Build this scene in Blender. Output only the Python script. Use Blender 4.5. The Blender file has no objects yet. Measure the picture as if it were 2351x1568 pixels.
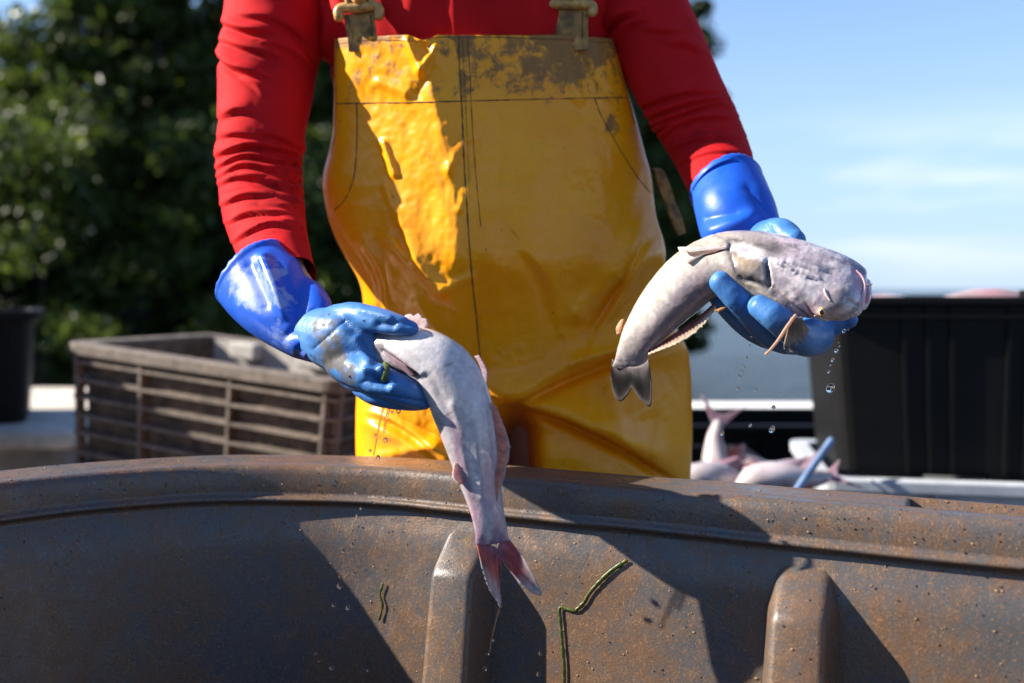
import bpy, bmesh, math, random
import numpy as np
from mathutils import Vector, Matrix
from mathutils.bvhtree import BVHTree

random.seed(7)
RNG = np.random.default_rng(11)
SC = bpy.context.scene
COL = SC.collection

# ------------------------------------------------------------------ camera
FPX, CX, CY = 2286.0, 1175.5, 784.0          # focal length and centre in the 2351 px wide photograph
PITCH = math.radians(2.98)
CAM_Z = 0.93
cam_d = bpy.data.cameras.new('camera')
cam = bpy.data.objects.new('camera', cam_d)
COL.objects.link(cam)
cam.location = (0, 0, CAM_Z)
cam.rotation_euler = (math.radians(90) - PITCH, 0, 0)
cam_d.sensor_width = 36.0
cam_d.lens = 35.0
cam_d.clip_start = 0.02
cam_d.clip_end = 6000
cam_d.dof.use_dof = True
cam_d.dof.focus_distance = 0.97
cam_d.dof.aperture_fstop = 3.0
SC.camera = cam

# ------------------------------------------------------------------ light
SUN_TRAVEL = Vector((1.0, -0.05, -0.60)).normalized()
to_sun = -SUN_TRAVEL
SUN_EL = math.asin(to_sun.z)
SUN_AZ = math.atan2(to_sun.x, to_sun.y)      # from +Y towards +X
sun_d = bpy.data.lights.new('sun', 'SUN')
sun = bpy.data.objects.new('sun', sun_d)
COL.objects.link(sun)
sun.rotation_euler = to_sun.to_track_quat('Z', 'Y').to_euler()
sun_d.energy = 5.0
sun_d.angle = math.radians(0.55)
sun_d.color = (1.0, 0.93, 0.82)

W = bpy.data.worlds.new('World')
SC.world = W
W.use_nodes = True
wn, wl = W.node_tree.nodes, W.node_tree.links
wn.clear()
w_out = wn.new('ShaderNodeOutputWorld')
w_bg = wn.new('ShaderNodeBackground')
w_bg.inputs['Strength'].default_value = 0.078
w_sky = wn.new('ShaderNodeTexSky')
w_sky.sky_type = 'NISHITA'
w_sky.sun_disc = False
w_sky.sun_elevation = SUN_EL
w_sky.sun_rotation = SUN_AZ
w_sky.air_density = 1.0
w_sky.dust_density = 0.1
w_sky.ozone_density = 4.0
# a low bank of soft cloud all round the horizon
w_tc = wn.new('ShaderNodeTexCoord')
w_map = wn.new('ShaderNodeMapping')
w_map.inputs['Scale'].default_value = (2.2, 2.2, 15.0)
w_noise = wn.new('ShaderNodeTexNoise')
w_noise.inputs['Scale'].default_value = 1.4
w_noise.inputs['Detail'].default_value = 6
w_noise.inputs['Roughness'].default_value = 0.5
w_sep = wn.new('ShaderNodeSeparateXYZ')
w_band = wn.new('ShaderNodeValToRGB')
e = w_band.color_ramp.elements
e[0].position = 0.0; e[0].color = (0.1, 0.1, 0.1, 1)
e[1].position = 0.22; e[1].color = (0, 0, 0, 1)
for p, v in ((0.05, 0.75), (0.085, 1.0), (0.125, 0.75), (0.16, 0.12)):
    q = e.new(p); q.color = (v, v, v, 1)
w_nr = wn.new('ShaderNodeMapRange')
w_nr.inputs['From Min'].default_value = 0.46
w_nr.inputs['From Max'].default_value = 0.64
w_mul = wn.new('ShaderNodeMath'); w_mul.operation = 'MULTIPLY'
w_mul2 = wn.new('ShaderNodeMath'); w_mul2.operation = 'MULTIPLY'; w_mul2.inputs[1].default_value = 0.8
w_mix = wn.new('ShaderNodeMixRGB')
w_mix.inputs[2].default_value = (4.9, 5.15, 5.4, 1)
wl.new(w_tc.outputs['Generated'], w_map.inputs['Vector'])
wl.new(w_map.outputs['Vector'], w_noise.inputs['Vector'])
wl.new(w_tc.outputs['Generated'], w_sep.inputs['Vector'])
wl.new(w_sep.outputs['Z'], w_band.inputs['Fac'])
wl.new(w_noise.outputs['Fac'], w_nr.inputs['Value'])
wl.new(w_band.outputs['Color'], w_mul.inputs[0])
wl.new(w_nr.outputs['Result'], w_mul.inputs[1])
wl.new(w_mul.outputs[0], w_mul2.inputs[0])
wl.new(w_mul2.outputs[0], w_mix.inputs['Fac'])
w_tint = wn.new('ShaderNodeMixRGB'); w_tint.blend_type = 'MULTIPLY'; w_tint.inputs[0].default_value = 1.0; w_tint.inputs[2].default_value = (0.97, 0.97, 1.06, 1)
wl.new(w_sky.outputs['Color'], w_tint.inputs[1])
# pale blue haze towards the horizon, the same all round
w_hz = wn.new('ShaderNodeValToRGB'); h_ = w_hz.color_ramp.elements
h_[0].position = 0.0; h_[0].color = (0.9, 0.9, 0.9, 1); h_[1].position = 0.45; h_[1].color = (0, 0, 0, 1)
for p, v in ((0.08, 0.75), (0.2, 0.35)):
    q = h_.new(p); q.color = (v, v, v, 1)
w_hm = wn.new('ShaderNodeMixRGB'); w_hm.inputs[2].default_value = (2.5, 3.45, 4.6, 1)
wl.new(w_sep.outputs['Z'], w_hz.inputs['Fac']); wl.new(w_hz.outputs['Color'], w_hm.inputs['Fac'])
wl.new(w_tint.outputs['Color'], w_hm.inputs[1])
wl.new(w_hm.outputs['Color'], w_mix.inputs[1])
wl.new(w_mix.outputs['Color'], w_bg.inputs['Color'])
wl.new(w_bg.outputs['Background'], w_out.inputs['Surface'])

SC.view_settings.view_transform = 'Standard'
SC.view_settings.look = 'None'
SC.view_settings.exposure = 1.5
SC.view_settings.gamma = 1.0
SC.render.engine = 'CYCLES'
SC.cycles.use_denoising = True
SC.cycles.max_bounces = 8
SC.cycles.caustics_reflective = False
SC.cycles.caustics_refractive = False
SC.cycles.sample_clamp_indirect = 6.0

# ------------------------------------------------------------------ pixel <-> place
CP, SP = math.cos(PITCH), math.sin(PITCH)
def ray(px, py):
    x, z = (px - CX) / FPX, -(py - CY) / FPX
    return np.array([x, CP + z * SP, -SP + z * CP])
def at(px, py, Y):
    d = ray(px, py)
    return np.array([0, 0, CAM_Z]) + d * (Y / d[1])
def mpp(Y):
    return Y / FPX
def to_px(P):
    P = np.asarray(P, float)
    x, y, z = P[..., 0], P[..., 1], P[..., 2] - CAM_Z
    yc = y * CP - z * SP
    zc = y * SP + z * CP
    return np.stack([CX + FPX * x / yc, CY - FPX * zc / yc], -1)

# ------------------------------------------------------------------ noise (vectorised value noise)
def _hash(i, j, k, seed):
    n = (i * 374761393 + j * 668265263 + k * 2147483647 + seed * 974634361).astype(np.int64)
    n = (n ^ (n >> 13)) * 1274126177
    n = n ^ (n >> 16)
    return (n & 0xffff) / 65535.0
def vnoise(P, scale=1.0, seed=0):
    P = np.asarray(P, float) * scale
    i = np.floor(P).astype(np.int64)
    f = P - i
    f = f * f * (3 - 2 * f)
    r = 0
    for a in (0, 1):
        for b in (0, 1):
            for c in (0, 1):
                w = (f[..., 0] if a else 1 - f[..., 0]) * (f[..., 1] if b else 1 - f[..., 1]) * (f[..., 2] if c else 1 - f[..., 2])
                r = r + w * _hash(i[..., 0] + a, i[..., 1] + b, i[..., 2] + c, seed)
    return r * 2 - 1
def fbm(P, scale=1.0, oct=4, seed=0, gain=0.5):
    r, a = 0, 1.0
    for o in range(oct):
        r = r + a * vnoise(P, scale * 2.03 ** o, seed + o * 17)
        a *= gain
    return r
def sstep(a, b, x):
    t = np.clip((x - a) / (b - a), 0, 1)
    return t * t * (3 - 2 * t)

# ------------------------------------------------------------------ materials
class NT:
    def __init__(s, name):
        s.m = bpy.data.materials.new(name); s.m.use_nodes = True
        s.n, s.l = s.m.node_tree.nodes, s.m.node_tree.links
        s.b = s.n['Principled BSDF']
    def node(s, t, **kw):
        x = s.n.new(t)
        for k, v in kw.items():
            if hasattr(x, k) and k not in x.inputs: setattr(x, k, v)
            else: x.inputs[k].default_value = v
        return x
    def link(s, a, b): s.l.new(a, b)
    def set(s, **kw):
        for k, v in kw.items():
            s.b.inputs[k.replace('_', ' ')].default_value = v
    def coord(s, scale=(1, 1, 1), which='Object'):
        tc = s.n.new('ShaderNodeTexCoord'); mp = s.n.new('ShaderNodeMapping')
        mp.inputs['Scale'].default_value = scale
        s.link(tc.outputs[which], mp.inputs['Vector'])
        return mp.outputs['Vector']
    def noise(s, vec, scale, detail=4, rough=0.55, dist=0.0):
        x = s.node('ShaderNodeTexNoise', Scale=scale, Detail=detail, Roughness=rough, Distortion=dist)
        s.link(vec, x.inputs['Vector'])
        return x.outputs['Fac']
    def ramp(s, fac, stops):
        r = s.n.new('ShaderNodeValToRGB'); el = r.color_ramp.elements
        while len(el) < len(stops): el.new(0.5)
        for q, (p, c) in zip(el, stops):
            q.position = p; q.color = (c, c, c, 1) if isinstance(c, (int, float)) else (*c, 1)
        s.link(fac, r.inputs['Fac'])
        return r.outputs['Color']
    def mix(s, fac, a, b, mode='MIX'):
        x = s.n.new('ShaderNodeMixRGB'); x.blend_type = mode
        for i, v in ((0, fac), (1, a), (2, b)):
            if isinstance(v, (int, float)): x.inputs[i].default_value = v
            elif isinstance(v, tuple): x.inputs[i].default_value = (*v, 1)
            else: s.link(v, x.inputs[i])
        return x.outputs['Color']
    def math(s, op, a, b):
        x = s.n.new('ShaderNodeMath'); x.operation = op
        for i, v in ((0, a), (1, b)):
            if isinstance(v, (int, float)): x.inputs[i].default_value = v
            else: s.link(v, x.inputs[i])
        return x.outputs[0]
    def attr(s, name='Col'):
        x = s.n.new('ShaderNodeVertexColor'); x.layer_name = name
        return x.outputs['Color']
    def base(s, c): s.link(c, s.b.inputs['Base Color'])
    def rough(s, c): s.link(c, s.b.inputs['Roughness'])
    def bump(s, h, strength=0.3, dist=0.002, prev=None):
        x = s.node('ShaderNodeBump', Strength=strength, Distance=dist)
        s.link(h, x.inputs['Height'])
        if prev is not None: s.link(prev, x.inputs['Normal'])
        s.link(x.outputs['Normal'], s.b.inputs['Normal'])
        return x.outputs['Normal']

def plain(name, col, rough=0.5, var=0.25, scale=30, bump=0.15, dist=0.001, **kw):
    t = NT(name); v = t.coord()
    n = t.noise(v, scale, 5)
    c = t.mix(t.ramp(n, [(0.3, 0), (0.7, 1)]), tuple(x * (1 - var) for x in col), tuple(min(1, x * (1 + var)) for x in col))
    t.base(c); t.set(Roughness=rough, **kw)
    t.bump(n, bump, dist)
    return t.m

def mat_shirt():
    t = NT('red_shirt_cloth'); v = t.coord()
    n1 = t.noise(v, 25, 4); n2 = t.noise(v, 900, 2)
    c = t.mix(t.ramp(n1, [(0.3, 0), (0.75, 1)]), (0.46, 0.006, 0.009), (0.56, 0.010, 0.012))
    t.base(t.mix(0.9, c, t.attr(), 'MULTIPLY')); t.set(Roughness=0.8, Sheen_Weight=0.0, Sheen_Roughness=0.4, Specular_IOR_Level=0.12)
    t.b.inputs['Sheen Tint'].default_value = (1, .55, .5, 1)
    nb = t.bump(n2, 0.25, 0.0006)
    t.bump(t.noise(v, 40, 3), 0.08, 0.002, nb)
    return t.m

def mat_waders():
    t = NT('yellow_oilskin'); v = t.coord()
    n1 = t.noise(v, 14, 5); n2 = t.noise(v, 55, 6, 0.65); n3 = t.noise(v, 300, 3)
    c = t.mix(t.ramp(n1, [(0.3, 0), (0.7, 1)]), (0.86, 0.295, 0.003), (0.92, 0.365, 0.004))
    c = t.mix(t.ramp(n2, [(0.58, 0), (0.78, 0.3)]), c, (0.45, 0.21, 0.02))
    c = t.mix(t.ramp(t.noise(v, 190, 3), [(0.71, 0), (0.745, 0.8)]), c, (0.10, 0.055, 0.012))
    # worn grime carried by the vertex attribute (alpha of dirt in R), broken up by noise
    sp = t.n.new('ShaderNodeSeparateColor'); t.link(t.attr('Dirt'), sp.inputs[0])
    d = t.math('ADD', sp.outputs[0], t.math('MULTIPLY', t.math('SUBTRACT', t.noise(v, 55, 8, 0.72, 0.5), 0.5), 1.5))
    dm = t.ramp(d, [(0.46, 0), (0.62, 0.82)])
    c = t.mix(dm, c, t.mix(n3, (0.10, 0.052, 0.014), (0.22, 0.125, 0.05)))
    t.base(c)
    r = t.mix(dm, t.ramp(n2, [(0.3, 0.24), (0.7, 0.42)]), (0.6, 0.6, 0.6))
    t.rough(r)
    t.set(Coat_Weight=0.05, Coat_Roughness=0.12, Specular_IOR_Level=0.28)
    nb = t.bump(t.noise(v, 110, 6, 0.6), 0.14, 0.0012)
    t.bump(t.noise(v, 26, 4, 0.5, 0.8), 0.2, 0.004, nb)
    return t.m

def mat_glove(name, c0, c1, rough=0.33):
    t = NT(name); v = t.coord()
    n1 = t.noise(v, 35, 5); n2 = t.noise(v, 120, 6, 0.7)
    c = t.mix(t.ramp(n1, [(0.3, 0), (0.7, 1)]), c0, c1)
    sp = t.n.new('ShaderNodeSeparateColor'); t.link(t.attr('Dirt'), sp.inputs[0])
    nn = t.math('MULTIPLY', t.math('SUBTRACT', n2, 0.5), 1.6)
    d = t.ramp(t.math('ADD', sp.outputs[0], nn), [(0.36, 0), (0.70, 0.95)])
    w = t.ramp(t.math('ADD', sp.outputs[1], nn), [(0.42, 0), (0.8, 0.7)])
    c = t.mix(d, c, t.mix(n2, (0.008, 0.006, 0.004), (0.12, 0.105, 0.085)))
    c = t.mix(w, c, (0.27, 0.33, 0.50))  # pale tint: wet sheen and scuffs painted into the colour
    t.base(c)
    t.rough(t.mix(d, t.ramp(n1, [(0.3, rough - 0.08), (0.7, rough + 0.1)]), (0.75, 0.75, 0.75)))
    t.set(Coat_Weight=0.06, Coat_Roughness=0.15, Specular_IOR_Level=0.35)
    nb = t.bump(n2, 0.16, 0.0012)
    t.bump(t.noise(v, 22, 3, 0.5, 1.0), 0.25, 0.004, nb)
    return t.m

def mat_fish():
    t = NT('wet_fish_skin'); v = t.coord()
    n1 = t.noise(v, 160, 5, 0.6); n2 = t.noise(v, 600, 3)
    c = t.mix(t.ramp(n1, [(0.4, 0), (0.7, 0.32)]), t.attr(), t.mix(1.0, t.attr(), (0.62, 0.58, 0.62), 'MULTIPLY'))
    t.base(t.mix(1.0, c, (0.84, 0.81, 0.79), 'MULTIPLY'))
    t.set(Roughness=0.33, Coat_Weight=0.8, Coat_Roughness=0.06, Subsurface_Weight=0.12, Subsurface_Scale=0.006)
    t.b.inputs['Subsurface Radius'].default_value = (1, .4, .3)
    nb = t.bump(n2, 0.20, 0.0006)
    t.bump(t.noise(v, 130, 5, 0.6), 0.35, 0.0014, nb)
    return t.m

def mat_fin():
    t = NT('thin_fish_fin'); v = t.coord()
    t.base(t.attr())
    t.set(Roughness=0.5, Specular_IOR_Level=0.08)
    tr = t.n.new('ShaderNodeBsdfTranslucent'); t.link(t.attr(), tr.inputs['Color'])
    mx = t.n.new('ShaderNodeMixShader'); mx.inputs[0].default_value = 0.5
    t.link(t.b.outputs[0], mx.inputs[1]); t.link(tr.outputs[0], mx.inputs[2])
    t.link(mx.outputs[0], t.n['Material Output'].inputs['Surface'])
    return t.m

def mat_tub():
    t = NT('muddy_grey_plastic'); v = t.coord()
    n1 = t.noise(v, 9, 6, 0.6); n2 = t.noise(v, 60, 7, 0.7); n3 = t.noise(v, 420, 5, 0.7)
    vz = t.coord((1, 1, 0.22)); n4 = t.noise(vz, 150, 5, 0.7, 0.6)
    grey = t.mix(n1, (0.052, 0.055, 0.058), (0.090, 0.094, 0.097))
    mud = t.mix(n3, (0.080, 0.041, 0.019), (0.175, 0.090, 0.040))
    m = t.math('ADD', t.math('MULTIPLY', n2, 0.55), t.math('MULTIPLY', n4, 0.45))
    c = t.mix(t.ramp(t.math('ADD', m, t.math('MULTIPLY', t.math('SUBTRACT', n1, 0.5), 0.7)), [(0.40, 0.12), (0.60, 0.85)]), grey, mud)
    # fine grit and straw-like scratches
    c = t.mix(t.ramp(n3, [(0.57, 0), (0.64, 0.7)]), c, (0.29, 0.145, 0.058))
    c = t.mix(t.ramp(t.noise(v, 800, 3, 0.6), [(0.34, 0.6), (0.42, 0)]), c, (0.025, 0.02, 0.016))
    wv = t.n.new('ShaderNodeTexVoronoi'); wv.feature = 'DISTANCE_TO_EDGE'; wv.inputs['Scale'].default_value = 130
    wv.inputs['Randomness'].default_value = 1.0
    dv = t.n.new('ShaderNodeMixRGB'); dv.blend_type = 'ADD'; dv.inputs[0].default_value = 0.03
    t.link(t.coord((1, 1, 0.35)), dv.inputs[1])
    nn = t.n.new('ShaderNodeTexNoise'); nn.inputs['Scale'].default_value = 20; t.link(v, nn.inputs['Vector'])
    t.link(nn.outputs['Color'], dv.inputs[2]); t.link(dv.outputs[0], wv.inputs['Vector'])
    lines = t.math('MULTIPLY', t.ramp(wv.outputs['Distance'], [(0.0, 1), (0.035, 0)]), t.ramp(n2, [(0.5, 0), (0.64, 0.5)]))
    c = t.mix(lines, c, (0.24, 0.14, 0.065))
    t.base(c)
    t.rough(t.ramp(n2, [(0.35, 0.22), (0.65, 0.5)]))
    t.set(Coat_Weight=0.10, Coat_Roughness=0.13, Specular_IOR_Level=0.42)
    h = t.math('ADD', n3, t.math('MULTIPLY', lines, 0.8))
    nb = t.bump(h, 0.40, 0.0009)
    t.bump(n2, 0.22, 0.002, nb)
    return t.m

def mat_water_drop():
    t = NT('clear_water_drop')
    t.set(Roughness=0.0, IOR=1.33, Transmission_Weight=1.0)
    t.b.inputs['Base Color'].default_value = (1, 1, 1, 1)
    return t.m

def mat_lake():
    t = NT('rippled_lake_water'); v = t.coord((1, 0.42, 1))
    n = t.noise(v, 2.4, 5, 0.6); n2 = t.noise(v, 9, 4, 0.6)
    t.b.inputs['Base Color'].default_value = (0.012, 0.028, 0.045, 1)
    t.set(Roughness=0.2, IOR=1.33)
    nb = t.bump(n, 1.0, 0.5)
    t.bump(n2, 1.0, 0.3, nb)
    return t.m

def mat_leaf(name, a, b):
    t = NT(name)
    oi = t.n.new('ShaderNodeVertexColor'); oi.layer_name = 'Col'
    c = t.mix(1.0, oi.outputs['Color'], t.mix(t.noise(t.coord(), 0.9, 3), a, b), 'MULTIPLY')
    t.base(c); t.set(Roughness=0.42)
    tr = t.n.new('ShaderNodeBsdfTranslucent'); t.link(c, tr.inputs['Color'])
    mx = t.n.new('ShaderNodeMixShader'); mx.inputs[0].default_value = 0.42
    t.link(t.b.outputs[0], mx.inputs[1]); t.link(tr.outputs[0], mx.inputs[2])
    t.link(mx.outputs[0], t.n['Material Output'].inputs['Surface'])
    return t.m

M = dict(
    shirt=mat_shirt(), waders=mat_waders(),
    glove=mat_glove('blue_rubber_hand', (0.030, 0.120, 0.33), (0.058, 0.185, 0.43), 0.44),
    cuff=mat_glove('blue_rubber_cuff', (0.008, 0.075, 0.46), (0.015, 0.10, 0.56), 0.40),
    fish=mat_fish(), fin=mat_fin(), tub=mat_tub(), drop=mat_water_drop(), lake=mat_lake(),
    skin=plain('skin', (0.52, 0.30, 0.22), 0.5, 0.12, 60),
    hair=plain('brown_hair', (0.06, 0.035, 0.02), 0.6, 0.3, 200),
    cap=plain('dark_cap_cloth', (0.03, 0.04, 0.06), 0.85, 0.2, 200),
    boot=plain('dark_rubber_boot', (0.03, 0.035, 0.03), 0.4),
    seam=plain('dark_seam_thread', (0.11, 0.055, 0.014), 0.8, 0.5, 220),
    strap=plain('grimy_strap_web', (0.29, 0.155, 0.035), 0.62, 0.75, 70, 0.4),
    brass=plain('grimy_yellow_clasp', (0.48, 0.27, 0.075), 0.45, 0.5, 130, 0.4),
    black=plain('black_crate_plastic', (0.0035, 0.0035, 0.004), 0.6, 0.3, 25, 0.2, Specular_IOR_Level=0.2),
    ltgrey=plain('pale_grey_plastic', (0.42, 0.44, 0.47), 0.5, 0.15, 25, 0.2),
    crate=plain('dirty_brown_crate_plastic', (0.070, 0.044, 0.027), 0.7, 0.8, 34, 0.5, 0.002),
    crate_rib=plain('worn_pale_crate_edge_plastic', (0.135, 0.105, 0.082), 0.7, 0.5, 40, 0.4, 0.001),
    crate_in=plain('pale_crate_inner_plastic', (0.34, 0.31, 0.275), 0.65, 0.25, 22, 0.3),
    white=plain('chalky_white_boat_paint', (0.74, 0.72, 0.67), 0.6, 0.10, 12, 0.3),
    beige=plain('weathered_beige_bench_paint', (0.52, 0.46, 0.38), 0.7, 0.3, 14, 0.4),
    hull=plain('stained_boat_paint', (0.32, 0.27, 0.23), 0.7, 0.5, 7, 0.5),
    deck=plain('wet_grey_deck', (0.20, 0.19, 0.18), 0.5, 0.3, 9, 0.3),
    bluepipe=plain('pale_blue_plastic', (0.16, 0.25, 0.40), 0.5, 0.3, 20),
    weed=plain('green_water_weed', (0.050, 0.066, 0.008), 0.35, 0.5, 300, 0.5, 0.001),
    mud=plain('mud_crumb', (0.15, 0.09, 0.045), 0.5, 0.5, 300, 0.5, 0.001),
    bark=plain('bark', (0.06, 0.045, 0.035), 0.9, 0.4, 12, 0.6, 0.02),
    bank=plain('dark_grassy_bank', (0.035, 0.04, 0.018), 0.95, 0.4, 2, 0.5, 0.05),
    eyewhite=plain('orange_eye_ring', (0.55, 0.30, 0.13), 0.15, 0.2, 500),
    pupil=plain('black_pupil', (0.01, 0.01, 0.015), 0.05, 0.1, 100),
    leaf_shade=mat_leaf('shade_darkened_shrub_leaf', (0.018, 0.034, 0.007), (0.032, 0.05, 0.010)),  # darkened leaf colour carries the shade at the foot of the trees
    leaf1=mat_leaf('green_leaf', (0.034, 0.066, 0.009), (0.095, 0.125, 0.017)),
)

# ------------------------------------------------------------------ mesh helpers
def new_obj(name, me, mat=None, parent=None, smooth=True):
    o = bpy.data.objects.new(name, me); COL.objects.link(o)
    if mat is not None and not me.materials: me.materials.append(mat)
    if smooth and len(me.polygons): me.polygons.foreach_set('use_smooth', [True] * len(me.polygons))
    if parent is not None: o.parent = parent
    return o
def mesh(name, V, F, mat=None, parent=None, smooth=True, cols=None):
    me = bpy.data.meshes.new(name)
    me.from_pydata([tuple(v) for v in V], [], [tuple(f) for f in F]); me.update()
    if cols:
        for k, c in cols.items():
            a = me.color_attributes.new(k, 'FLOAT_COLOR', 'POINT')
            c = np.asarray(c, float)
            if c.shape[1] == 3: c = np.concatenate([c, np.ones((len(c), 1))], 1)
            a.data.foreach_set('color', c.ravel())
    return new_obj(name, me, mat, parent, smooth)
def empty(name, loc=(0, 0, 0), parent=None):
    o = bpy.data.objects.new(name, None); COL.objects.link(o); o.location = loc
    o.empty_display_size = 0.05
    if parent is not None: o.parent = parent
    return o
def tag(o, label=None, cat=None, group=None, kind=None):
    for k, v in (('label', label), ('category', cat), ('group', group), ('kind', kind)):
        if v: o[k] = v
    return o
def add_mod(o, kind, **kw):
    m = o.modifiers.new(kind.lower(), kind)
    for k, v in kw.items(): setattr(m, k, v)
    return m
def bake(o):
    dg = bpy.context.evaluated_depsgraph_get()
    me = bpy.data.meshes.new_from_object(o.evaluated_get(dg), preserve_all_data_layers=True, depsgraph=dg)
    o.modifiers.clear(); o.data = me
    return o
def coords(me):
    a = np.empty(len(me.vertices) * 3); me.vertices.foreach_get('co', a); return a.reshape(-1, 3)
def normals(me):
    a = np.empty(len(me.vertices) * 3); me.vertex_normals.foreach_get('vector', a); return a.reshape(-1, 3)
def set_coords(me, P):
    me.vertices.foreach_set('co', P.ravel()); me.update()
def set_col(me, name, c):
    a = me.color_attributes.get(name) or me.color_attributes.new(name, 'FLOAT_COLOR', 'POINT')
    c = np.asarray(c, float)
    if c.shape[1] == 3: c = np.concatenate([c, np.ones((len(c), 1))], 1)
    a.data.foreach_set('color', c.ravel())

def crom(P, n):
    """Catmull-Rom through the rows of P, n samples evenly along the chord length."""
    P = np.asarray(P, float)
    if len(P) == 2:
        t = np.linspace(0, 1, n)[:, None]; return P[0] * (1 - t) + P[1] * t
    Q = np.vstack([2 * P[0] - P[1], P, 2 * P[-1] - P[-2]])
    d = np.linalg.norm(np.diff(P[:, :3], axis=0), axis=1) + 1e-9
    cum = np.concatenate([[0], np.cumsum(d)])
    u = np.linspace(0, cum[-1], n)
    k = np.clip(np.searchsorted(cum, u, side='right') - 1, 0, len(d) - 1)
    t = ((u - cum[k]) / d[k])[:, None]
    p0, p1, p2, p3 = Q[k], Q[k + 1], Q[k + 2], Q[k + 3]
    return 0.5 * ((2 * p1) + (-p0 + p2) * t + (2 * p0 - 5 * p1 + 4 * p2 - p3) * t ** 2 + (-p0 + 3 * p1 - 3 * p2 + p3) * t ** 3)

def _sp(x, p):
    return np.sign(x) * np.abs(x) ** (2.0 / p)
def tube_geo(ctrl, nr=40, ns=24, ref=(0, -1, 0), cap0='round', cap1='round', sq=2.0):
    """ctrl rows: x, y, z, half width (across the reference), half depth (along the reference)."""
    S = crom(np.asarray(ctrl, float), nr)
    C, A, B = S[:, :3], np.maximum(S[:, 3], 1e-4), np.maximum(S[:, 4], 1e-4)
    T = np.gradient(C, axis=0); T /= np.linalg.norm(T, axis=1)[:, None] + 1e-12
    ref = np.asarray(ref, float)
    Vv = ref[None] - (T @ ref)[:, None] * T; Vv /= np.linalg.norm(Vv, axis=1)[:, None] + 1e-12
    U = np.cross(T, Vv)
    rows = [(C[i], A[i], B[i], U[i], Vv[i]) for i in range(nr)]
    def caps(i, sgn):
        out = []
        for k in range(1, 5):
            ph = k / 5 * math.pi / 2
            out.append((C[i] + sgn * T[i] * math.sin(ph) * min(A[i], B[i]), A[i] * math.cos(ph), B[i] * math.cos(ph), U[i], Vv[i]))
        return out
    par = list(np.linspace(0, 1, nr))
    if cap0 == 'round': c = caps(0, -1)[::-1]; rows = c + rows; par = [0] * len(c) + par
    if cap1 == 'round': c = caps(nr - 1, 1); rows = rows + c; par = par + [1] * len(c)
    th = np.linspace(0, 2 * math.pi, ns, endpoint=False)
    V, PS, TH = [], [], []
    for (c, a, b, u, v), p in zip(rows, par):
        V.append(c[None] + a * _sp(np.cos(th), sq)[:, None] * u[None] + b * _sp(np.sin(th), sq)[:, None] * v[None])
        PS.append(np.full(ns, p)); TH.append(th)
    n = len(rows)
    V = np.concatenate(V); F = []
    for i in range(n - 1):
        for j in range(ns):
            k = (j + 1) % ns
            F.append((i * ns + j, (i + 1) * ns + j, (i + 1) * ns + k, i * ns + k))
    PS, TH = np.concatenate(PS), np.concatenate(TH)
    if cap0: V = np.vstack([V, V[:ns].mean(0)]); m = len(V) - 1; F += [(j, (j + 1) % ns, m) for j in range(ns)]; PS = np.append(PS, 0); TH = np.append(TH, 0)
    if cap1:
        b = (n - 1) * ns; V = np.vstack([V, V[b:b + ns].mean(0)]); m = len(V) - 1
        F += [(b + j, m, b + (j + 1) % ns) for j in range(ns)]; PS = np.append(PS, 1); TH = np.append(TH, 0)
    return V, F, PS, TH
def pxc(rows):
    """px, py, Y, half width px, half depth px -> world control rows."""
    out = []
    for r in rows:
        px, py, Y, hw = r[:4]; hd = r[4] if len(r) > 4 else hw
        out.append((*at(px, py, Y), hw * mpp(Y), hd * mpp(Y)))
    return out
def join_geo(parts):
    V, F, o = [], [], 0
    for v, f in parts:
        V.append(np.asarray(v)); F += [tuple(i + o for i in q) for q in f]; o += len(v)
    return np.concatenate(V), F
def thin_tube(name, pts, r, mat, parent=None, nr=None, ns=6, taper=None):
    pts = np.asarray(pts, float); n = nr or max(8, len(pts) * 5)
    rr = np.full(len(pts), r) if np.isscalar(r) else np.asarray(r)
    V, F, _, _ = tube_geo(np.concatenate([pts, rr[:, None], rr[:, None]], 1), n, ns, ref=(0.13, -0.97, 0.2))
    return mesh(name, V, F, mat, parent)
def box_geo(c, s, R=None):
    c, s = np.asarray(c, float), np.asarray(s, float) / 2
    V = np.array([[x, y, z] for x in (-1, 1) for y in (-1, 1) for z in (-1, 1)], float) * s
    if R is not None: V = V @ np.asarray(R).T
    F = [(0, 1, 3, 2), (4, 6, 7, 5), (0, 4, 5, 1), (2, 3, 7, 6), (0, 2, 6, 4), (1, 5, 7, 3)]
    return V + c, F
def bevelled(o, w=0.004, seg=2):
    add_mod(o, 'BEVEL', width=w, segments=seg, limit_method='ANGLE', angle_limit=math.radians(35)); return bake(o)
def blob(cols, pxy, px, py, rx, ry, ang, col, strength=1.0, warp=None, soft=0.5):
    d = pxy - np.array([px, py])
    if warp is not None: d = d + warp
    a = math.radians(ang); u = (d[:, 0] * math.cos(a) + d[:, 1] * math.sin(a)) / rx; v = (-d[:, 0] * math.sin(a) + d[:, 1] * math.cos(a)) / ry
    w = (sstep(1 + soft, 1 - soft, np.sqrt(u * u + v * v)) * strength)[:, None]
    return cols * (1 - w) + np.asarray(col)[None, :] * w
def seg_dist(pxy, a, b):
    a, b = np.asarray(a, float), np.asarray(b, float); ab = b - a
    t = np.clip(((pxy - a) @ ab) / (ab @ ab), 0, 1)
    d = pxy - (a + t[:, None] * ab)
    return np.linalg.norm(d, axis=1), (ab[0] * d[:, 1] - ab[1] * d[:, 0]) / np.linalg.norm(ab), t

EXEC_PARTS = True
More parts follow.
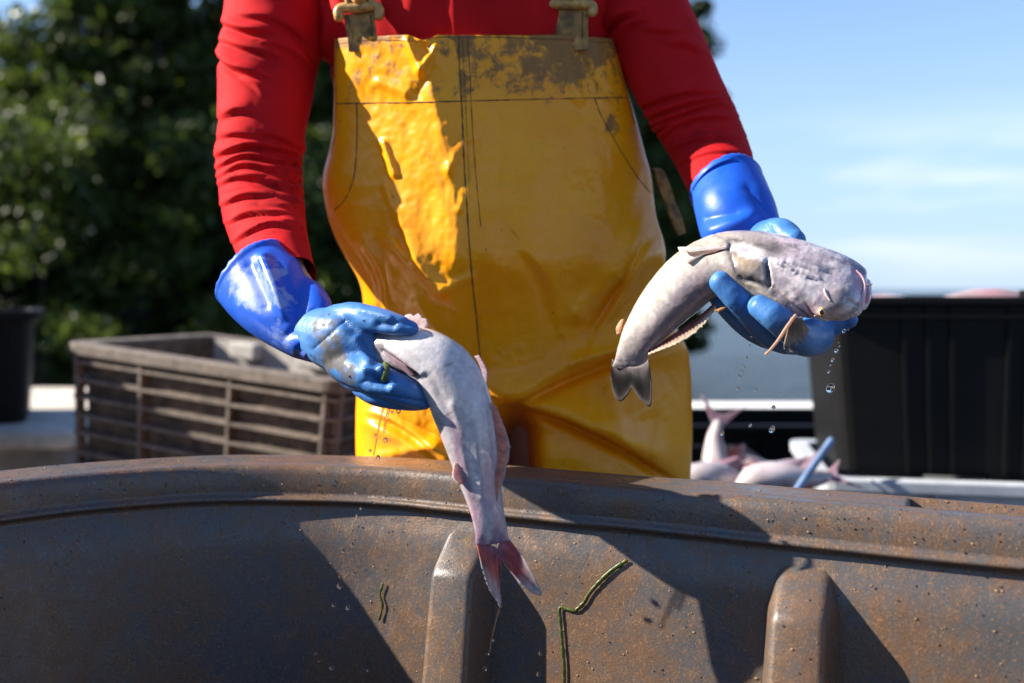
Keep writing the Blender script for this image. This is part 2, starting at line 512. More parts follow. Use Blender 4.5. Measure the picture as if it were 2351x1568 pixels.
# ================================================================== SETTING
def grid_plane(name, x0, x1, y0, y1, z, mat, kind='structure'):
    o = mesh(name, [(x0, y0, z), (x1, y0, z), (x1, y1, z), (x0, y1, z)], [(0, 1, 2, 3)], mat, smooth=False)
    return tag(o, kind=kind)
lake = grid_plane('lake_water', -2500, 2500, -2500, 4500, -0.45, M['lake'])

def bank():
    xs = np.linspace(-45, 3.1, 60); ys = np.linspace(0, 1, 14)
    V, F = [], []
    for i, x in enumerate(xs):
        y0 = 12.5 + 0.16 * (x + 8) + 0.5 * math.sin(x * 1.3) + max(0, x - 3) ** 2 * 0.9
        for j, t in enumerate(ys):
            y = y0 + t * 25
            z = -0.6 + 1.1 * (1 - math.exp(-t * 14)) + 0.15 * math.sin(x * 2 + t * 9) + 1.2 * t
            z = -0.9 + (z + 0.9) * float(sstep(3.1, 0.5, x))
            V.append((x, y, z))
    n = len(ys)
    for i in range(len(xs) - 1):
        for j in range(n - 1):
            F.append((i * n + j, (i + 1) * n + j, (i + 1) * n + j + 1, i * n + j + 1))
    tag(mesh('bank_terrain', V, F, M['bank']), kind='structure')
bank()

def leaves_geo(rng, centres, radii, n, size):
    k = rng.integers(0, len(centres), n)
    d = rng.normal(size=(n, 3)); d /= np.linalg.norm(d, axis=1)[:, None]
    r = rng.random(n) ** 0.45
    P = centres[k] + d * (radii[k] * r[:, None])
    a = rng.normal(size=(n, 3)); a /= np.linalg.norm(a, axis=1)[:, None]
    b = np.cross(a, rng.normal(size=(n, 3))); b /= np.linalg.norm(b, axis=1)[:, None]
    s = size * (0.6 + 0.9 * rng.random(n))[:, None]
    a, b = a * s, b * s * 0.5
    nrm = np.cross(a, b); nrm /= np.linalg.norm(nrm, axis=1)[:, None]
    V = np.stack([P - a, P - b * 0.9 + nrm * s * .12, P + a, P + b * 0.9 + nrm * s * .12], 1).reshape(-1, 3)
    g = (0.55 + 0.9 * rng.random(n))[:, None] * np.array([1, 1, 1]) + np.where(rng.random(n)[:, None] < 0.12, np.array([[.5, .3, -.1]]), 0)
    cols = np.repeat(np.clip(g, 0, 2), 4, axis=0)
    return V, cols
def tree(x, y, h, r, label, seed, n=9000, zb=0.1, size=0.11, low=0.12, trunk_lean=0.0):
    rng = np.random.default_rng(seed)
    root = empty('broadleaf_tree', (x, y, zb))
    tag(root, label, 'tree', 'trees along the bank')
    parts = []
    top = np.array([trunk_lean, 0, h * 0.82])
    parts.append(tube_geo([(0, 0, -0.5, .16, .16), (trunk_lean * .3, .05, h * .3, .12, .12), (trunk_lean * .7, -.05, h * .6, .08, .08), (*top, .02, .02)], 14, 8, ref=(0.1, -1, 0.05))[:2])
    cs, rs = [], []
    nb = 15
    for i in range(nb):
        t = low + (0.95 - low) * (i + 0.5) / nb
        a = i * 2.4 + rng.random() * .8
        rad = r * (0.35 + 0.75 * math.sin(math.pi * min(1, 0.12 + t * 0.92)) ** 0.8) * (0.75 + 0.4 * rng.random())
        e_ = np.array([math.cos(a) * rad * .8, math.sin(a) * rad * .8, h * t + 0.15 * r])
        s_ = np.array([trunk_lean * t, 0, h * t * 0.8])
        parts.append(tube_geo([(*s_, .045, .045), (*(s_ * .5 + e_ * .5 + [0, 0, .12]), .03, .03), (*e_, .01, .01)], 8, 6, ref=(0.2, -.3, 1))[:2])
        for q in range(5):
            f = 0.35 + 0.75 * rng.random()
            c = s_ + (e_ - s_) * f + rng.normal(size=3) * r * .17
            cs.append(c); rr = r * (0.16 + 0.22 * rng.random()); rs.append([rr, rr, rr * .7])
    V, F = join_geo(parts)
    mesh('trunk', V, F, M['bark'], root)
    LV, cols = leaves_geo(rng, np.array(cs), np.array(rs), n, size)
    LF = np.arange(len(LV)).reshape(-1, 4)
    mesh('crown', LV, LF, M['leaf1'], root, smooth=False, cols={'Col': cols})
    return root
TREES = [
    (-9.2, 14.5, 3.9, 2.0, 'broad dark tree at the left picture edge behind the black bin'),
    (-5.55, 13.6, 6.4, 1.3, 'tall sunlit tree second from the left edge, above the crate stack'),
    (-5.0, 14.2, 7.0, 1.4, 'tallest green tree left of the raised red sleeve'),
    (-3.2, 14.6, 4.6, 1.6, 'green tree showing just between red sleeve and yellow bib'),
    (-0.9, 15.5, 6.0, 1.9, 'tree hidden mostly behind the person, left of the bib seam'),
    (1.2, 16.5, 6.0, 2.0, 'tree hidden mostly behind the person, right of the bib seam'),
    (2.65, 17.5, 7.6, 1.15, 'slender tree whose leaves show right of the shaded red sleeve'),
]
for i, (x, y, h, r, lab) in enumerate(TREES):
    tree(x, y, h, r, lab, 100 + i, n=26000 if i < 4 else 12000, size=0.075, low=0.26)
for i, (x, y, h, r, lab) in enumerate([
    (-8.6, 17.5, 4.4, 2.0, 'far tree filling the gap behind the two leftmost trees'), (-6.2, 17.8, 6.6, 1.4, 'far tree behind the tallest tree, left of the red sleeve'), (-4.6, 18, 5.2, 2.2, 'far tree behind the gap between sleeve and bib'), (0.2, 19, 6.4, 2.4, 'far tree fully behind the person')]):
    tree(x, y, h, r, lab, 200 + i, n=16000, size=0.10)
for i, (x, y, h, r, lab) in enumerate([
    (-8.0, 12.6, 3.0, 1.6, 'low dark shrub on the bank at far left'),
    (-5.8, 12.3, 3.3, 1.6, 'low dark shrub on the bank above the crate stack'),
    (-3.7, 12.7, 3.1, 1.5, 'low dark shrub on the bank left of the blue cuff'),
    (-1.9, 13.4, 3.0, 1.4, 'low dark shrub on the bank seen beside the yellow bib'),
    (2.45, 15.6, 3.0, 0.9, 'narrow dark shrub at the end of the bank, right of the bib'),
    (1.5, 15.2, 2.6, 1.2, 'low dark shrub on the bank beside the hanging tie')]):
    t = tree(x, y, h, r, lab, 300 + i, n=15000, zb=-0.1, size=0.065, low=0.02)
    t.name = 'bank_shrub'; t.children[1].data.materials[0] = M['leaf_shade']; t['category'] = 'shrub'; t['group'] = 'shrubs along the bank'

# unseen trees and bank added left of and behind the photographer to block skylight
src = [o for o in bpy.data.objects if o.get('category') == 'tree'][:3]
BACK = [(-14, 8, 1.0), (-15, 3, 1.0), (-15, -2, 1.05), (-13, -7, 1.1)]
for i, (x, y, k) in enumerate(BACK):
    t0 = src[i % 3]; t = t0.copy(); COL.objects.link(t)
    t.location = (x, y, 0); t.scale = (k * 1.25, k * 1.25, k); t.rotation_euler.z = i * 1.3
    t['label'] = 'unseen tree added behind the photographer to cut sky light, out of the picture'; t['group'] = 'added trees behind the photographer'
    for ch in list(t0.children):
        c = ch.copy(); COL.objects.link(c); c.parent = t
bk = mesh('bank_terrain', [(-30, -30, .3), (30, -30, .3), (30, -9.5, -.6), (-11, -8, -.6), (-12.5, 12, -.6), (-30, 12, .3)], [(0, 1, 2, 3), (0, 3, 4, 5)], M['bank'], smooth=False)
tag(bk, kind='structure')

# ------------------------------------------------------------------ boat
def boat():
    root = empty('work_boat', (0, 0, 0))
    tag(root, 'white painted open work boat the person and crates stand in', 'boat')
    o = mesh('deck', *box_geo((0, 1.0, -0.03), (6.4, 5.2, 0.06)), M['deck'], root, smooth=False)
    gz = 0.566
    o = mesh('gunwale', *box_geo((0.6, 3.02, gz - 0.04), (5.2, 0.42, 0.08)), M['white'], root, smooth=False); bevelled(o, .012)
    mesh('side_wall', *box_geo((0.6, 3.05, 0.243), (5.2, 0.10, 0.486)), M['hull'], root, smooth=False)
    mesh('hull', *box_geo((0, 1.0, -0.36), (6.2, 5.0, 0.55)), M['white'], root, smooth=False)
boat()
def bench():
    # pale weathered bench block at far left
    root = empty('side_bench', (-1.9, 3.05, 0))
    tag(root, 'weathered white bench block with brown stained front at far left', 'bench')
    x1 = at(192, 985, 2.6)[0]
    o = mesh('bench_top', *box_geo((x1 - 0.75 + 1.9, 0.05, 0.545), (1.5, 1.16, 0.05)), M['beige'], root, smooth=False); bevelled(o, .015)
    mesh('bench_front', *box_geo((x1 - 0.77 + 1.9, 0.06, 0.26), (1.44, 1.08, 0.52)), M['hull'], root, smooth=False)
bench()

# ------------------------------------------------------------------ crates
def frame_crate(name, label, cat, loc, rot, size, mats, rows, vribs, wall_in=0.012, taper=0.06, rim=0.018, group=None, slots=False, rthin=1.0, ribmat=None):
    """Open plastic crate: four walls, floor, rim and raised ribs; origin at its base centre."""
    L, D, H = size
    root = empty(name, loc); root.rotation_euler = rot
    tag(root, label, cat, group)
    wall, inner = mats
    def ringpts(z, off):
        f = 1 - taper * (1 - z / H)
        return (L / 2 * f + off, D / 2 * f + off)
    # shell as outer and inner skin
    V, F = [], []
    def ring(z, off):
        a, b = ringpts(z, off); k = len(V)
        r = 0.03
        for (sx, sy) in ((-1, -1), (1, -1), (1, 1), (-1, 1)):
            cx, cy = sx * (a - r), sy * (b - r)
            a0 = {(-1, -1): 180, (1, -1): 270, (1, 1): 0, (-1, 1): 90}[(sx, sy)]
            for q in range(5):
                an = math.radians(a0 + q * 22.5); V.append((cx + r * math.cos(an), cy + r * math.sin(an), z))
        return list(range(k, k + 20))
    seq = [ring(0.0, -.004), ring(0.004, 0), ring(H, 0), ring(H, -wall_in), ring(0.012, -wall_in)]
    for a, b in zip(seq[:-1], seq[1:]):
        for j in range(20):
            F.append((a[j], a[(j + 1) % 20], b[(j + 1) % 20], b[j]))
    F.append(tuple(reversed(seq[0]))); F.append(tuple(seq[-1]))
    mesh('shell', V, F, wall, root, smooth=False)
    # rim
    V, F = [], []
    seq = [ring(H - rim, 0.001), ring(H - rim, rim), ring(H + .002, rim), ring(H + .002, -wall_in - .002), ring(H - .004, -wall_in - .002)]
    for a, b in zip(seq[:-1], seq[1:]):
        for j in range(20): F.append((a[j], a[(j + 1) % 20], b[(j + 1) % 20], b[j]))
    o = mesh('rim', V, F, ribmat or wall, root, smooth=False); bevelled(o, .003)
    # horizontal ribs
    for z in rows:
        V, F = [], []
        seq = [ring(z - .003, -.001), ring(z - .003, rim * .85), ring(z + .003, rim * .85), ring(z + .003, -.001)]
        for a, b in zip(seq[:-1], seq[1:]):
            for j in range(20): F.append((a[j], a[(j + 1) % 20], b[(j + 1) % 20], b[j]))
        mesh('rib', V, F, ribmat or wall, root, smooth=False)
    for (u, side) in vribs:
        a, b = ringpts(H, 0); a2, b2 = ringpts(0, 0)
        V = []
        w = .0035
        for (z, aa, bb) in ((0.005, a2, b2), (H - .003, a, b)):
            for off in (-.002, rim * .8 * rthin):
                for s in (-w, w):
                    if side == 'front': V.append((u * aa + s, -bb - off, z))
                    elif side == 'right': V.append((aa + off, u * bb + s, z))
                    elif side == 'left': V.append((-aa - off, u * bb + s, z))
                    else: V.append((u * aa + s, bb + off, z))
        F = [(0, 1, 3, 2), (4, 6, 7, 5), (0, 4, 5, 1), (2, 3, 7, 6), (0, 2, 6, 4), (1, 5, 7, 3)]
        mesh('rib', V, F, ribmat or wall, root, smooth=False)
    return root

# left stack: the near right corner stands at px (762, 870), the far left corner at px (185, 787)
def left_stack():
    A = at(765, 872, 1.86); B = at(186, 787, 2.12)
    d = B - A; L = np.linalg.norm(d); d /= L
    yaw = math.atan2(-d[1], -d[0]); tilt = math.asin(d[2])
    D = 0.40
    Rz = Matrix.Rotation(yaw, 4, 'Z') @ Matrix.Rotation(tilt, 4, 'Y')
    H = 0.262
    vr = [(-0.4, 'front'), (0.30, 'front'), (0.98, 'front'), (-0.98, 'front'), (-0.3, 'right'), (0.3, 'right')]
    vr = [(-0.43, 'front'), (0.29, 'front'), (0.985, 'front'), (-0.985, 'front'), (0.0, 'right'), (-0.95, 'right')]
    names = ['topmost brown-grey ribbed crate of the stack beside the yellow waders, pale inside',
             'middle brown-grey ribbed crate of the stack beside the yellow waders',
             'lowest brown-grey ribbed crate of the stack, mostly hidden by the tub']
    cen = (A + B) / 2
    perp = Rz.to_3x3() @ Vector((0, 1, 0)); up = Rz.to_3x3() @ Vector((0, 0, 1))
    for k in range(3):
        o = Vector(cen) + perp * (D / 2) - up * (H * (k + 1)) + perp * (0.006 * (k == 1)) + Vector((0.008, 0, 0)) * (k == 1)
        r = frame_crate('ribbed_crate', names[k], 'crate', o, Rz.to_euler(), (L, D, H), (M['crate'], M['crate']), [H - .038, H - .076, H - .114, H - .152, H - .19, .03], vr, taper=0.035, rim=0.024, group='stacked ribbed crates', ribmat=M['crate_rib'])
        r.rotation_euler.z += (0.0, 0.015, -0.01)[k]
    # paler handle blocks inside the far wall are part of the top crate
    top = [c for c in bpy.data.objects if c.name == 'ribbed_crate'][0]
    for u in (-0.42, 0.05, 0.38):
        o = mesh('handle_block', *box_geo((u * L / 2 * 1.3, D / 2 - .035, H - .022), (.075, .036, .04)), M['crate_in'], top, smooth=False); bevelled(o, .006)
    o = mesh('inner_lining', *box_geo((L / 2 - .022, 0, H / 2 + .02), (.006, D - .06, H - .06)), M['crate_in'], top, smooth=False)
    o = mesh('inner_lining', *box_geo((0, D / 2 - .018, H / 2 + .02), (L - .07, .006, H - .05)), M['crate_in'], top, smooth=False)
left_stack()

def left_bin():
    # black bin cut by the left edge: right top corner px (95, 715), foot at y 985
    x1 = at(78, 850, 2.62)[0]; zt = at(50, 716, 2.6)[2]; zb = 0.571
    r = frame_crate('storage_bin', 'black plastic bin with a pale sunlit rim at the left picture edge', 'bin', ((x1 - .34), 2.74, zb), (0, 0, 0.42), (.52, .40, zt - zb), (M['black'], M['black']), [], [(-.6, 'front'), (.2, 'front'), (.75, 'front')], taper=0.09, rim=0.022)
left_bin()
frame_crate('storage_bin', 'tall black bin just beyond the left picture edge, shading the crate stack', 'bin', (-1.62, 2.02, 0.0), (0, 0, 0.1), (.50, .50, 1.06), (M['black'], M['black']), [.9], [(-.5, 'front'), (.5, 'front')], taper=0.08, rim=0.022)

def right_crates():
    zt = 0.600
    # pale grey tote below
    r = frame_crate('fish_tote', 'pale grey plastic tote under the big black crate', 'tote', (0.95, 1.90, 0.0), (0, 0, -0.17), (.72, .44, 0.597), (M['ltgrey'], M['ltgrey']), [.52], [(-.5, 'front'), (.0, 'front'), (.5, 'front')], taper=0.05, rim=0.02)
    ztop = at(2150, 684, 1.72)[2]
    H = ztop - zt
    vr = [(u, 'front') for u in (-.62, -.5, -.38, -.1, 0.0)]
    r = frame_crate('stacking_crate', 'big black fish crate at the right, heaped with pink fish, on a grey tote', 'crate', (0.925, 1.90, zt), (0, 0, -0.17), (.68, .38, H), (M['black'], M['black']), [H - .032], vr, taper=0.09, rim=0.012, group='black fish crates', rthin=.5)
    # raised rim pad on the right half of its front and small corner lug
    o = mesh('rim_pad', *box_geo((0.16, -.200, H + .006), (.36, .030, .016)), M['black'], r, smooth=False); bevelled(o, .003)
    o = mesh('corner_lug', *box_geo((0.31, -.197, H + .017), (.07, .034, .03)), M['black'], r, smooth=False); bevelled(o, .004)
    for u in (-.22, .0, .24):
        o = mesh('foot', *box_geo((u, -.158, .0), (.11, .03, .012)), M['black'], r, smooth=False); bevelled(o, .003)
    # crate with the fish heap, behind the waders' right leg, and one more against the gunwale
    r2 = frame_crate('stacking_crate', 'long black crate full of pale fish between yellow waders and big black crate', 'crate', (0.325, 1.93, 0.24), (0, 0, 0.0), (.42, .82, .32), (M['black'], M['black']), [.28], [(u, 'front') for u in (-.5, 0, .5)], taper=0.05, rim=0.014, group='black fish crates')
    frame_crate('stacking_crate', 'lower black crate carrying the long crate of fish beside the waders', 'crate', (0.325, 1.93, 0.0), (0, 0, 0.0), (.42, .82, .238), (M['black'], M['black']), [], [], taper=0.05, rim=0.014, group='black fish crates')
    z3 = at(1750, 976, 2.44)[2]
    r3 = frame_crate('stacking_crate', 'black crate against the white gunwale behind the crate of fish', 'crate', (0.62, 2.60, z3 - .34), (0, 0, 0.0), (.80, .34, .34), (M['black'], M['black']), [.30, .15], [(u, 'front') for u in (-.8, -.4, 0, .4, .8)], taper=0.05, rim=0.016, group='black fish crates')
    frame_crate('stacking_crate', 'lower black crate against the boat side behind the crate of fish', 'crate', (0.62, 2.60, 0.0), (0, 0, 0.0), (.80, .34, z3 - .342), (M['black'], M['black']), [], [], taper=0.05, rim=0.016, group='black fish crates')
    return r, r2
CR, CR2 = right_crates()

# ================================================================== TUB
TD = np.array([0.912, -0.410]); TD /= np.linalg.norm(TD)      # along the far wall, left to right
TN = np.array([TD[1], -TD[0]])                               # into the tub, towards the camera
TUB_R, TUB_A, TUB_B = 0.375, 1.75, 1.12
TUB_T0 = np.array([-0.10, 1.035])                            # where corner arc and far wall meet
def tub_path():
    """Rounded rectangle (inner top corner of the rim): points, outward normals and arc length; dense where it is seen."""
    c0 = TUB_T0 + TN * TUB_R
    pts = []
    def arc(c, a0, a1, n):
        for t in np.linspace(a0, a1, n, endpoint=False):
            o = -TN * math.cos(t) + TD * math.sin(t)
            pts.append((c + o * TUB_R, o))
    def line(p, q, o, n):
        for t in np.linspace(0, 1, n, endpoint=False): pts.append((p + (q - p) * t, o))
    L, Bw = TUB_A - 2 * TUB_R, TUB_B - 2 * TUB_R
    c1 = c0 + TD * L; c2 = c1 + TN * Bw; c3 = c0 + TN * Bw
    line(c0 - TN * TUB_R, c1 - TN * TUB_R, -TN, 220)
    arc(c1, 0, math.pi / 2, 24)
    line(c1 + TD * TUB_R, c2 + TD * TUB_R, TD, 6)
    arc(c2, math.pi / 2, math.pi, 16)
    line(c2 + TN * TUB_R, c3 + TN * TUB_R, TN, 10)
    arc(c3, math.pi, 1.5 * math.pi, 16)
    line(c3 - TD * TUB_R, c0 - TD * TUB_R, -TD, 24)
    arc(c0, 1.5 * math.pi, 2 * math.pi, 110)
    return pts
def wall_off(z):
    return -0.002 - 0.155 * (0.70 - z)
TUB_RIM = 0.74
def tub():
    root = empty('fish_tub', (0.3, 0.4, 0))
    tag(root, 'large muddy grey plastic tub with rounded rim in the foreground', 'tub')
    pts = tub_path()
    prof = [(wall_off(.05) - .04, .045), (wall_off(.05) - .01, .052), (wall_off(.08), .08)]
    prof += [(wall_off(z), z) for z in np.linspace(.14, .68, 22)]
    prof += [(0.0035, .6935), (0.004, .698), (0.0015, .7005), (-.0025, .7008), (-.0045, .7026), (-.0043, .7052), (-.0015, .7070), (0.0010, .7080),
             (0.001, .7115), (0.0018, .720), (0.003, .7300), (.0045, .7352), (.0075, .7385), (.012, .7400), (.022, .7402), (.0265, .7402), (.0285, .7395), (.0300, .738), (.0305, .736), (.0645, .736), (.065, .738), (.0665, .7395), (.0685, .7402),
             (.074, .7398), (.079, .7375), (.0825, .7330), (.084, .727), (.084, .69), (.080, .684), (.060, .684), (.046, .67), (.04, .6), (-.03, .02), (-.05, .0)]
    iz = [i for i, (o, z) in enumerate(prof) if 0.0295 < o < 0.0652 and z < .7385 and z > .72]
    V, F = [], []
    m = len(prof)
    s0 = None
    for k, (p, o) in enumerate(pts):
        px = to_px(np.array([p[0], p[1], .74]))[0] if p[1] > 0.2 else -1
        slot = k < 220 and 2085 < px < 2900
        for i, (off, z) in enumerate(prof):
            zz = z
            if i in iz: zz = .718 if slot else .7401
            q = p + o * off
            V.append((q[0], q[1], zz))
    n = len(pts)
    for k in range(n):
        k2 = (k + 1) % n
        for i in range(m - 1):
            F.append((k * m + i, k * m + i + 1, k2 * m + i + 1, k2 * m + i))
    F.append(tuple(k * m for k in range(n)))
    F.append(tuple(k * m + m - 1 for k in reversed(range(n))))
    V = np.array(V)
    V += (fbm(V, 9, 3, 5)[:, None] * np.array([[.0012, .0012, .0006]]))
    root_off = np.array([0.3, 0.4, 0])
    shell = mesh('shell', V - root_off, F, M['tub'], root)
    # drainage ribs moulded into the far wall
    for (pxc_, ztop) in ((1085, .676), (1852, .676), (2560, .676)):
        best = min(range(n), key=lambda k: abs(to_px(np.array([*pts[k][0], .66]))[0] - pxc_) if pts[k][0][1] > .3 else 1e9)
        p, o = pts[best]; tdir = np.array([o[1], -o[0]])
        if tdir @ TD < 0: tdir = -tdir
        prot = 0.036; VV, FF = [], []
        lv = []
        for (z, pr) in ((ztop + .010, -.004), (ztop - .026, prot), (.30, prot + .006), (.06, prot + .008)):
            row = []
            hb = 0.034 + 0.012 * (ztop - z); hf = 0.0215 + 0.016 * (ztop - z)
            if pr < 0: hf = .019; hb = .024
            for (u, f) in ((-hb, -.012), (-hf, 1), (hf, 1), (hb, -.012)):
                w = wall_off(z) - (pr * f if f > 0 else f)
                q = p + tdir * u + o * w
                row.append(len(VV)); VV.append((q[0] - .3, q[1] - .4, z))
            lv.append(row)
        for a, b in zip(lv[:-1], lv[1:]):
            for j in range(3): FF.append((a[j], b[j], b[j + 1], a[j + 1]))
        FF.append(tuple(lv[0]))
        r = mesh('rib', VV, FF, M['tub'], root, smooth=True)
        add_mod(r, 'BEVEL', width=.0060, segments=4, limit_method='ANGLE', angle_limit=math.radians(12)); bake(r)
    return root, shell
TUB, TUB_SHELL = tub()
def world_bvh(objs):
    V, F = [], []
    for o in objs:
        mw = np.array(o.matrix_world if o.parent is None else o.parent.matrix_basis @ o.matrix_basis)
        P = coords(o.data); P = P @ mw[:3, :3].T + mw[:3, 3]
        b = len(V); V += [tuple(v) for v in P]
        F += [tuple(i + b for i in p.vertices) for p in o.data.polygons]
    return BVHTree.FromPolygons(V, F)
TUB_BVH = world_bvh([o for o in bpy.data.objects if o.parent == TUB])
def cast(bvh, px, py, lift=0.0):
    d = Vector(ray(px, py)).normalized()
    h = bvh.ray_cast(Vector((0, 0, CAM_Z)), d)
    if h[0] is None: return None, None
    n = h[1] if h[1].dot(d) < 0 else -h[1]
    return np.array(h[0] + n * lift), np.array(n)

# ================================================================== PERSON
PERSON = empty('person', (0.0, 1.32, 0.0))
tag(PERSON, 'person in red shirt, yellow bib waders and blue gloves holding a catfish in each hand', 'person')
PO = np.array([0.0, 1.32, 0.0])
def pmesh(name, V, F, mat, parent=PERSON, **kw):
    return mesh(name, np.asarray(V) - PO, F, mat, parent, **kw)

# ---- sleeves and shirt
def creases(P, pxy, lines):
    """Sum of ridges/valleys along pixel segments: (a, b, width px, height m, kind)"""
    d = np.zeros(len(P))
    for a, b, w, h, kind in lines:
        r, sg, t = seg_dist(pxy, a, b)
        fade = np.ones(len(P))
        if kind == 'ridge': d += h * np.exp(-(r / w) ** 2)
        elif kind == 'valley': d -= h * np.exp(-r / w)
        elif kind == 'valleyg': d -= h * np.exp(-(r / w) ** 2)
        elif kind == 'step':
            d += h * 0.5 * np.tanh(sg / w) * np.exp(-(r / (w * 6)) ** 2)
    return d
def displaced(o, fn):
    me = o.data; P = coords(me) + PO; N = normals(me)
    dd = fn(P, N)
    set_coords(me, P - PO + N * dd[:, None])
SL = [(690, -170, 1.30, 128, 112), (655, -60, 1.275, 130, 112), (634, 40, 1.25, 120, 108), (617, 130, 1.235, 110, 104), (611, 210, 1.22, 103, 100), (602, 300, 1.20, 96, 96),
      (597, 365, 1.195, 95, 90), (601, 440, 1.175, 91, 84), (613, 520, 1.135, 90, 78), (640, 600, 1.075, 80, 70), (662, 645, 1.045, 70, 60)]
SR = [(1390, -170, 1.30, 128, 112), (1432, -60, 1.275, 118, 112), (1478, 40, 1.25, 104, 106), (1524, 130, 1.225, 99, 102), (1568, 220, 1.205, 95, 96), (1608, 300, 1.19, 92, 88),
      (1636, 360, 1.168, 86, 78), (1661, 425, 1.13, 78, 70), (1680, 470, 1.102, 66, 56)]
def sleeve(ctrl, seed, folds, stack):
    V, F, S, TH = tube_geo(pxc(ctrl), 300, 120, cap0=None, cap1=None)
    P = V
    # loose gather: bands of ring folds, each one slanting and fading round the arm
    ringf = np.zeros(len(V))
    wob = fbm(np.stack([np.cos(TH) * 1.2, np.sin(TH) * 1.2, S * 5], -1), 1.3, 3, seed)
    for (s0, s1, lam, amp) in stack:
        m = sstep(s0 - .02, s0 + .03, S) * sstep(s1 + .02, s1 - .03, S)
        ph = (S + 0.022 * wob + 0.012 * np.cos(TH - 1.0)) / lam
        w = np.abs(((ph % 1) - .5) * 2)
        frag = 0.35 + 0.65 * sstep(-.3, .4, vnoise(np.stack([np.floor(ph), np.cos(TH) * 1.1, np.sin(TH) * 1.1], -1), 1.0, seed + 3))
        ringf += m * amp * (1 - w ** 0.7) * frag
    base = 0.0022 * fbm(P, 11, 2, seed + 9) + 0.0003 * fbm(P, 60, 2, seed + 5)
    return V, F, S, TH, ringf + base
def fold(poly, w, h):
    """one cloth fold: a soft ridge with a crease just below it"""
    out = []
    for p, q_ in zip(poly[:-1], poly[1:]):
        out.append((p, q_, w, h, 'fridge'))
    return out
def fold_disp(q, poly, w, h, drop=1.0):
    """profile across the fold: rises, peaks, drops sharply; tapers to both ends"""
    P = crom(np.concatenate([np.asarray(poly, float), np.zeros((len(poly), 1))], 1), 24)[:, :2]
    best = np.full(len(q), 1e9); sg = np.zeros(len(q)); tt = np.zeros(len(q))
    for i in range(len(P) - 1):
        r, sd, t = seg_dist(q, P[i], P[i + 1])
        m = r < best
        best[m] = r[m]; sg[m] = sd[m]; tt[m] = (i + t[m]) / (len(P) - 1)
    dn = np.where(sg > 0, best, -best)             # positive below (for left-to-right polylines)
    prof = np.where(dn < 0, np.exp(-(dn / (w * 2.4)) ** 2), np.exp(-(dn / (w * .55)) ** 2)) - .55 * np.exp(-((dn - w * 1.2) / (w * .7)) ** 2)
    return h * prof * np.sin(np.clip(tt, 0.02, .98) * math.pi) ** .5 * drop
fl = [([(500, 45), (560, 66), (635, 72)], 9, .006), ([(498, 110), (530, 150), (600, 175)], 9, .008), ([(500, 85), (560, 108), (640, 128)], 8, .005), ([(540, 30), (620, 40), (690, 80), (735, 150)], 10, .005), ([(600, 95), (660, 110), (730, 165)], 8, .004),
      ([(540, 165), (580, 190), (605, 215)], 8, .003), ([(508, 268), (545, 252), (580, 255)], 9, .005), ([(504, 312), (550, 305), (600, 312)], 9, .004), ([(494, 357), (572, 334), (640, 345), (703, 352)], 10, .008), ([(498, 385), (560, 358), (640, 372), (700, 372)], 7, .006), ([(505, 405), (560, 380), (640, 398), (700, 420)], 6, .005),
      ([(507, 422), (545, 408), (600, 408)], 6, .0040), ([(560, 402), (640, 424), (704, 448)], 7, .0046), ([(513, 470), (560, 449), (622, 446)], 5, .0050), ([(600, 462), (660, 472), (702, 490)], 6, .0022), ([(524, 510), (575, 488), (652, 486)], 4, .0052), ([(640, 505), (680, 512), (706, 528)], 6, .0024), ([(534, 556), (580, 527), (630, 513), (690, 524)], 4, .0050), ([(548, 596), (590, 568), (640, 560)], 6, .0020), ([(590, 300), (650, 318), (700, 345)], 10, .005), ([(640, 440), (690, 470), (706, 500)], 7, .003),
      ([(520, 440), (560, 432), (590, 434)], 4, .0016), ([(600, 395), (650, 392), (700, 398)], 5, .0028)]
fr = [([(1378, 80), (1418, 42), (1464, 23)], 9, .009), ([(1400, 110), (1440, 60), (1500, 40)], 10, .005), ([(1470, 66), (1520, 70), (1570, 72)], 7, .004), ([(1530, 98), (1570, 100), (1612, 118)], 8, .005), ([(1458, 246), (1559, 214), (1650, 208)], 9, .006), ([(1462, 276), (1540, 248), (1597, 232), (1662, 226)], 7, .006), ([(1472, 292), (1559, 263), (1640, 236), (1680, 245)], 6, .005),
      ([(1500, 330), (1540, 295), (1600, 270), (1690, 268)], 6, .004), ([(1530, 345), (1616, 316), (1708, 314)], 5, .0028), ([(1545, 382), (1630, 350), (1718, 352)], 5, .0022), ([(1570, 425), (1650, 385), (1725, 385)], 5, .0018), ([(1470, 315), (1500, 300), (1540, 280)], 6, .005)]
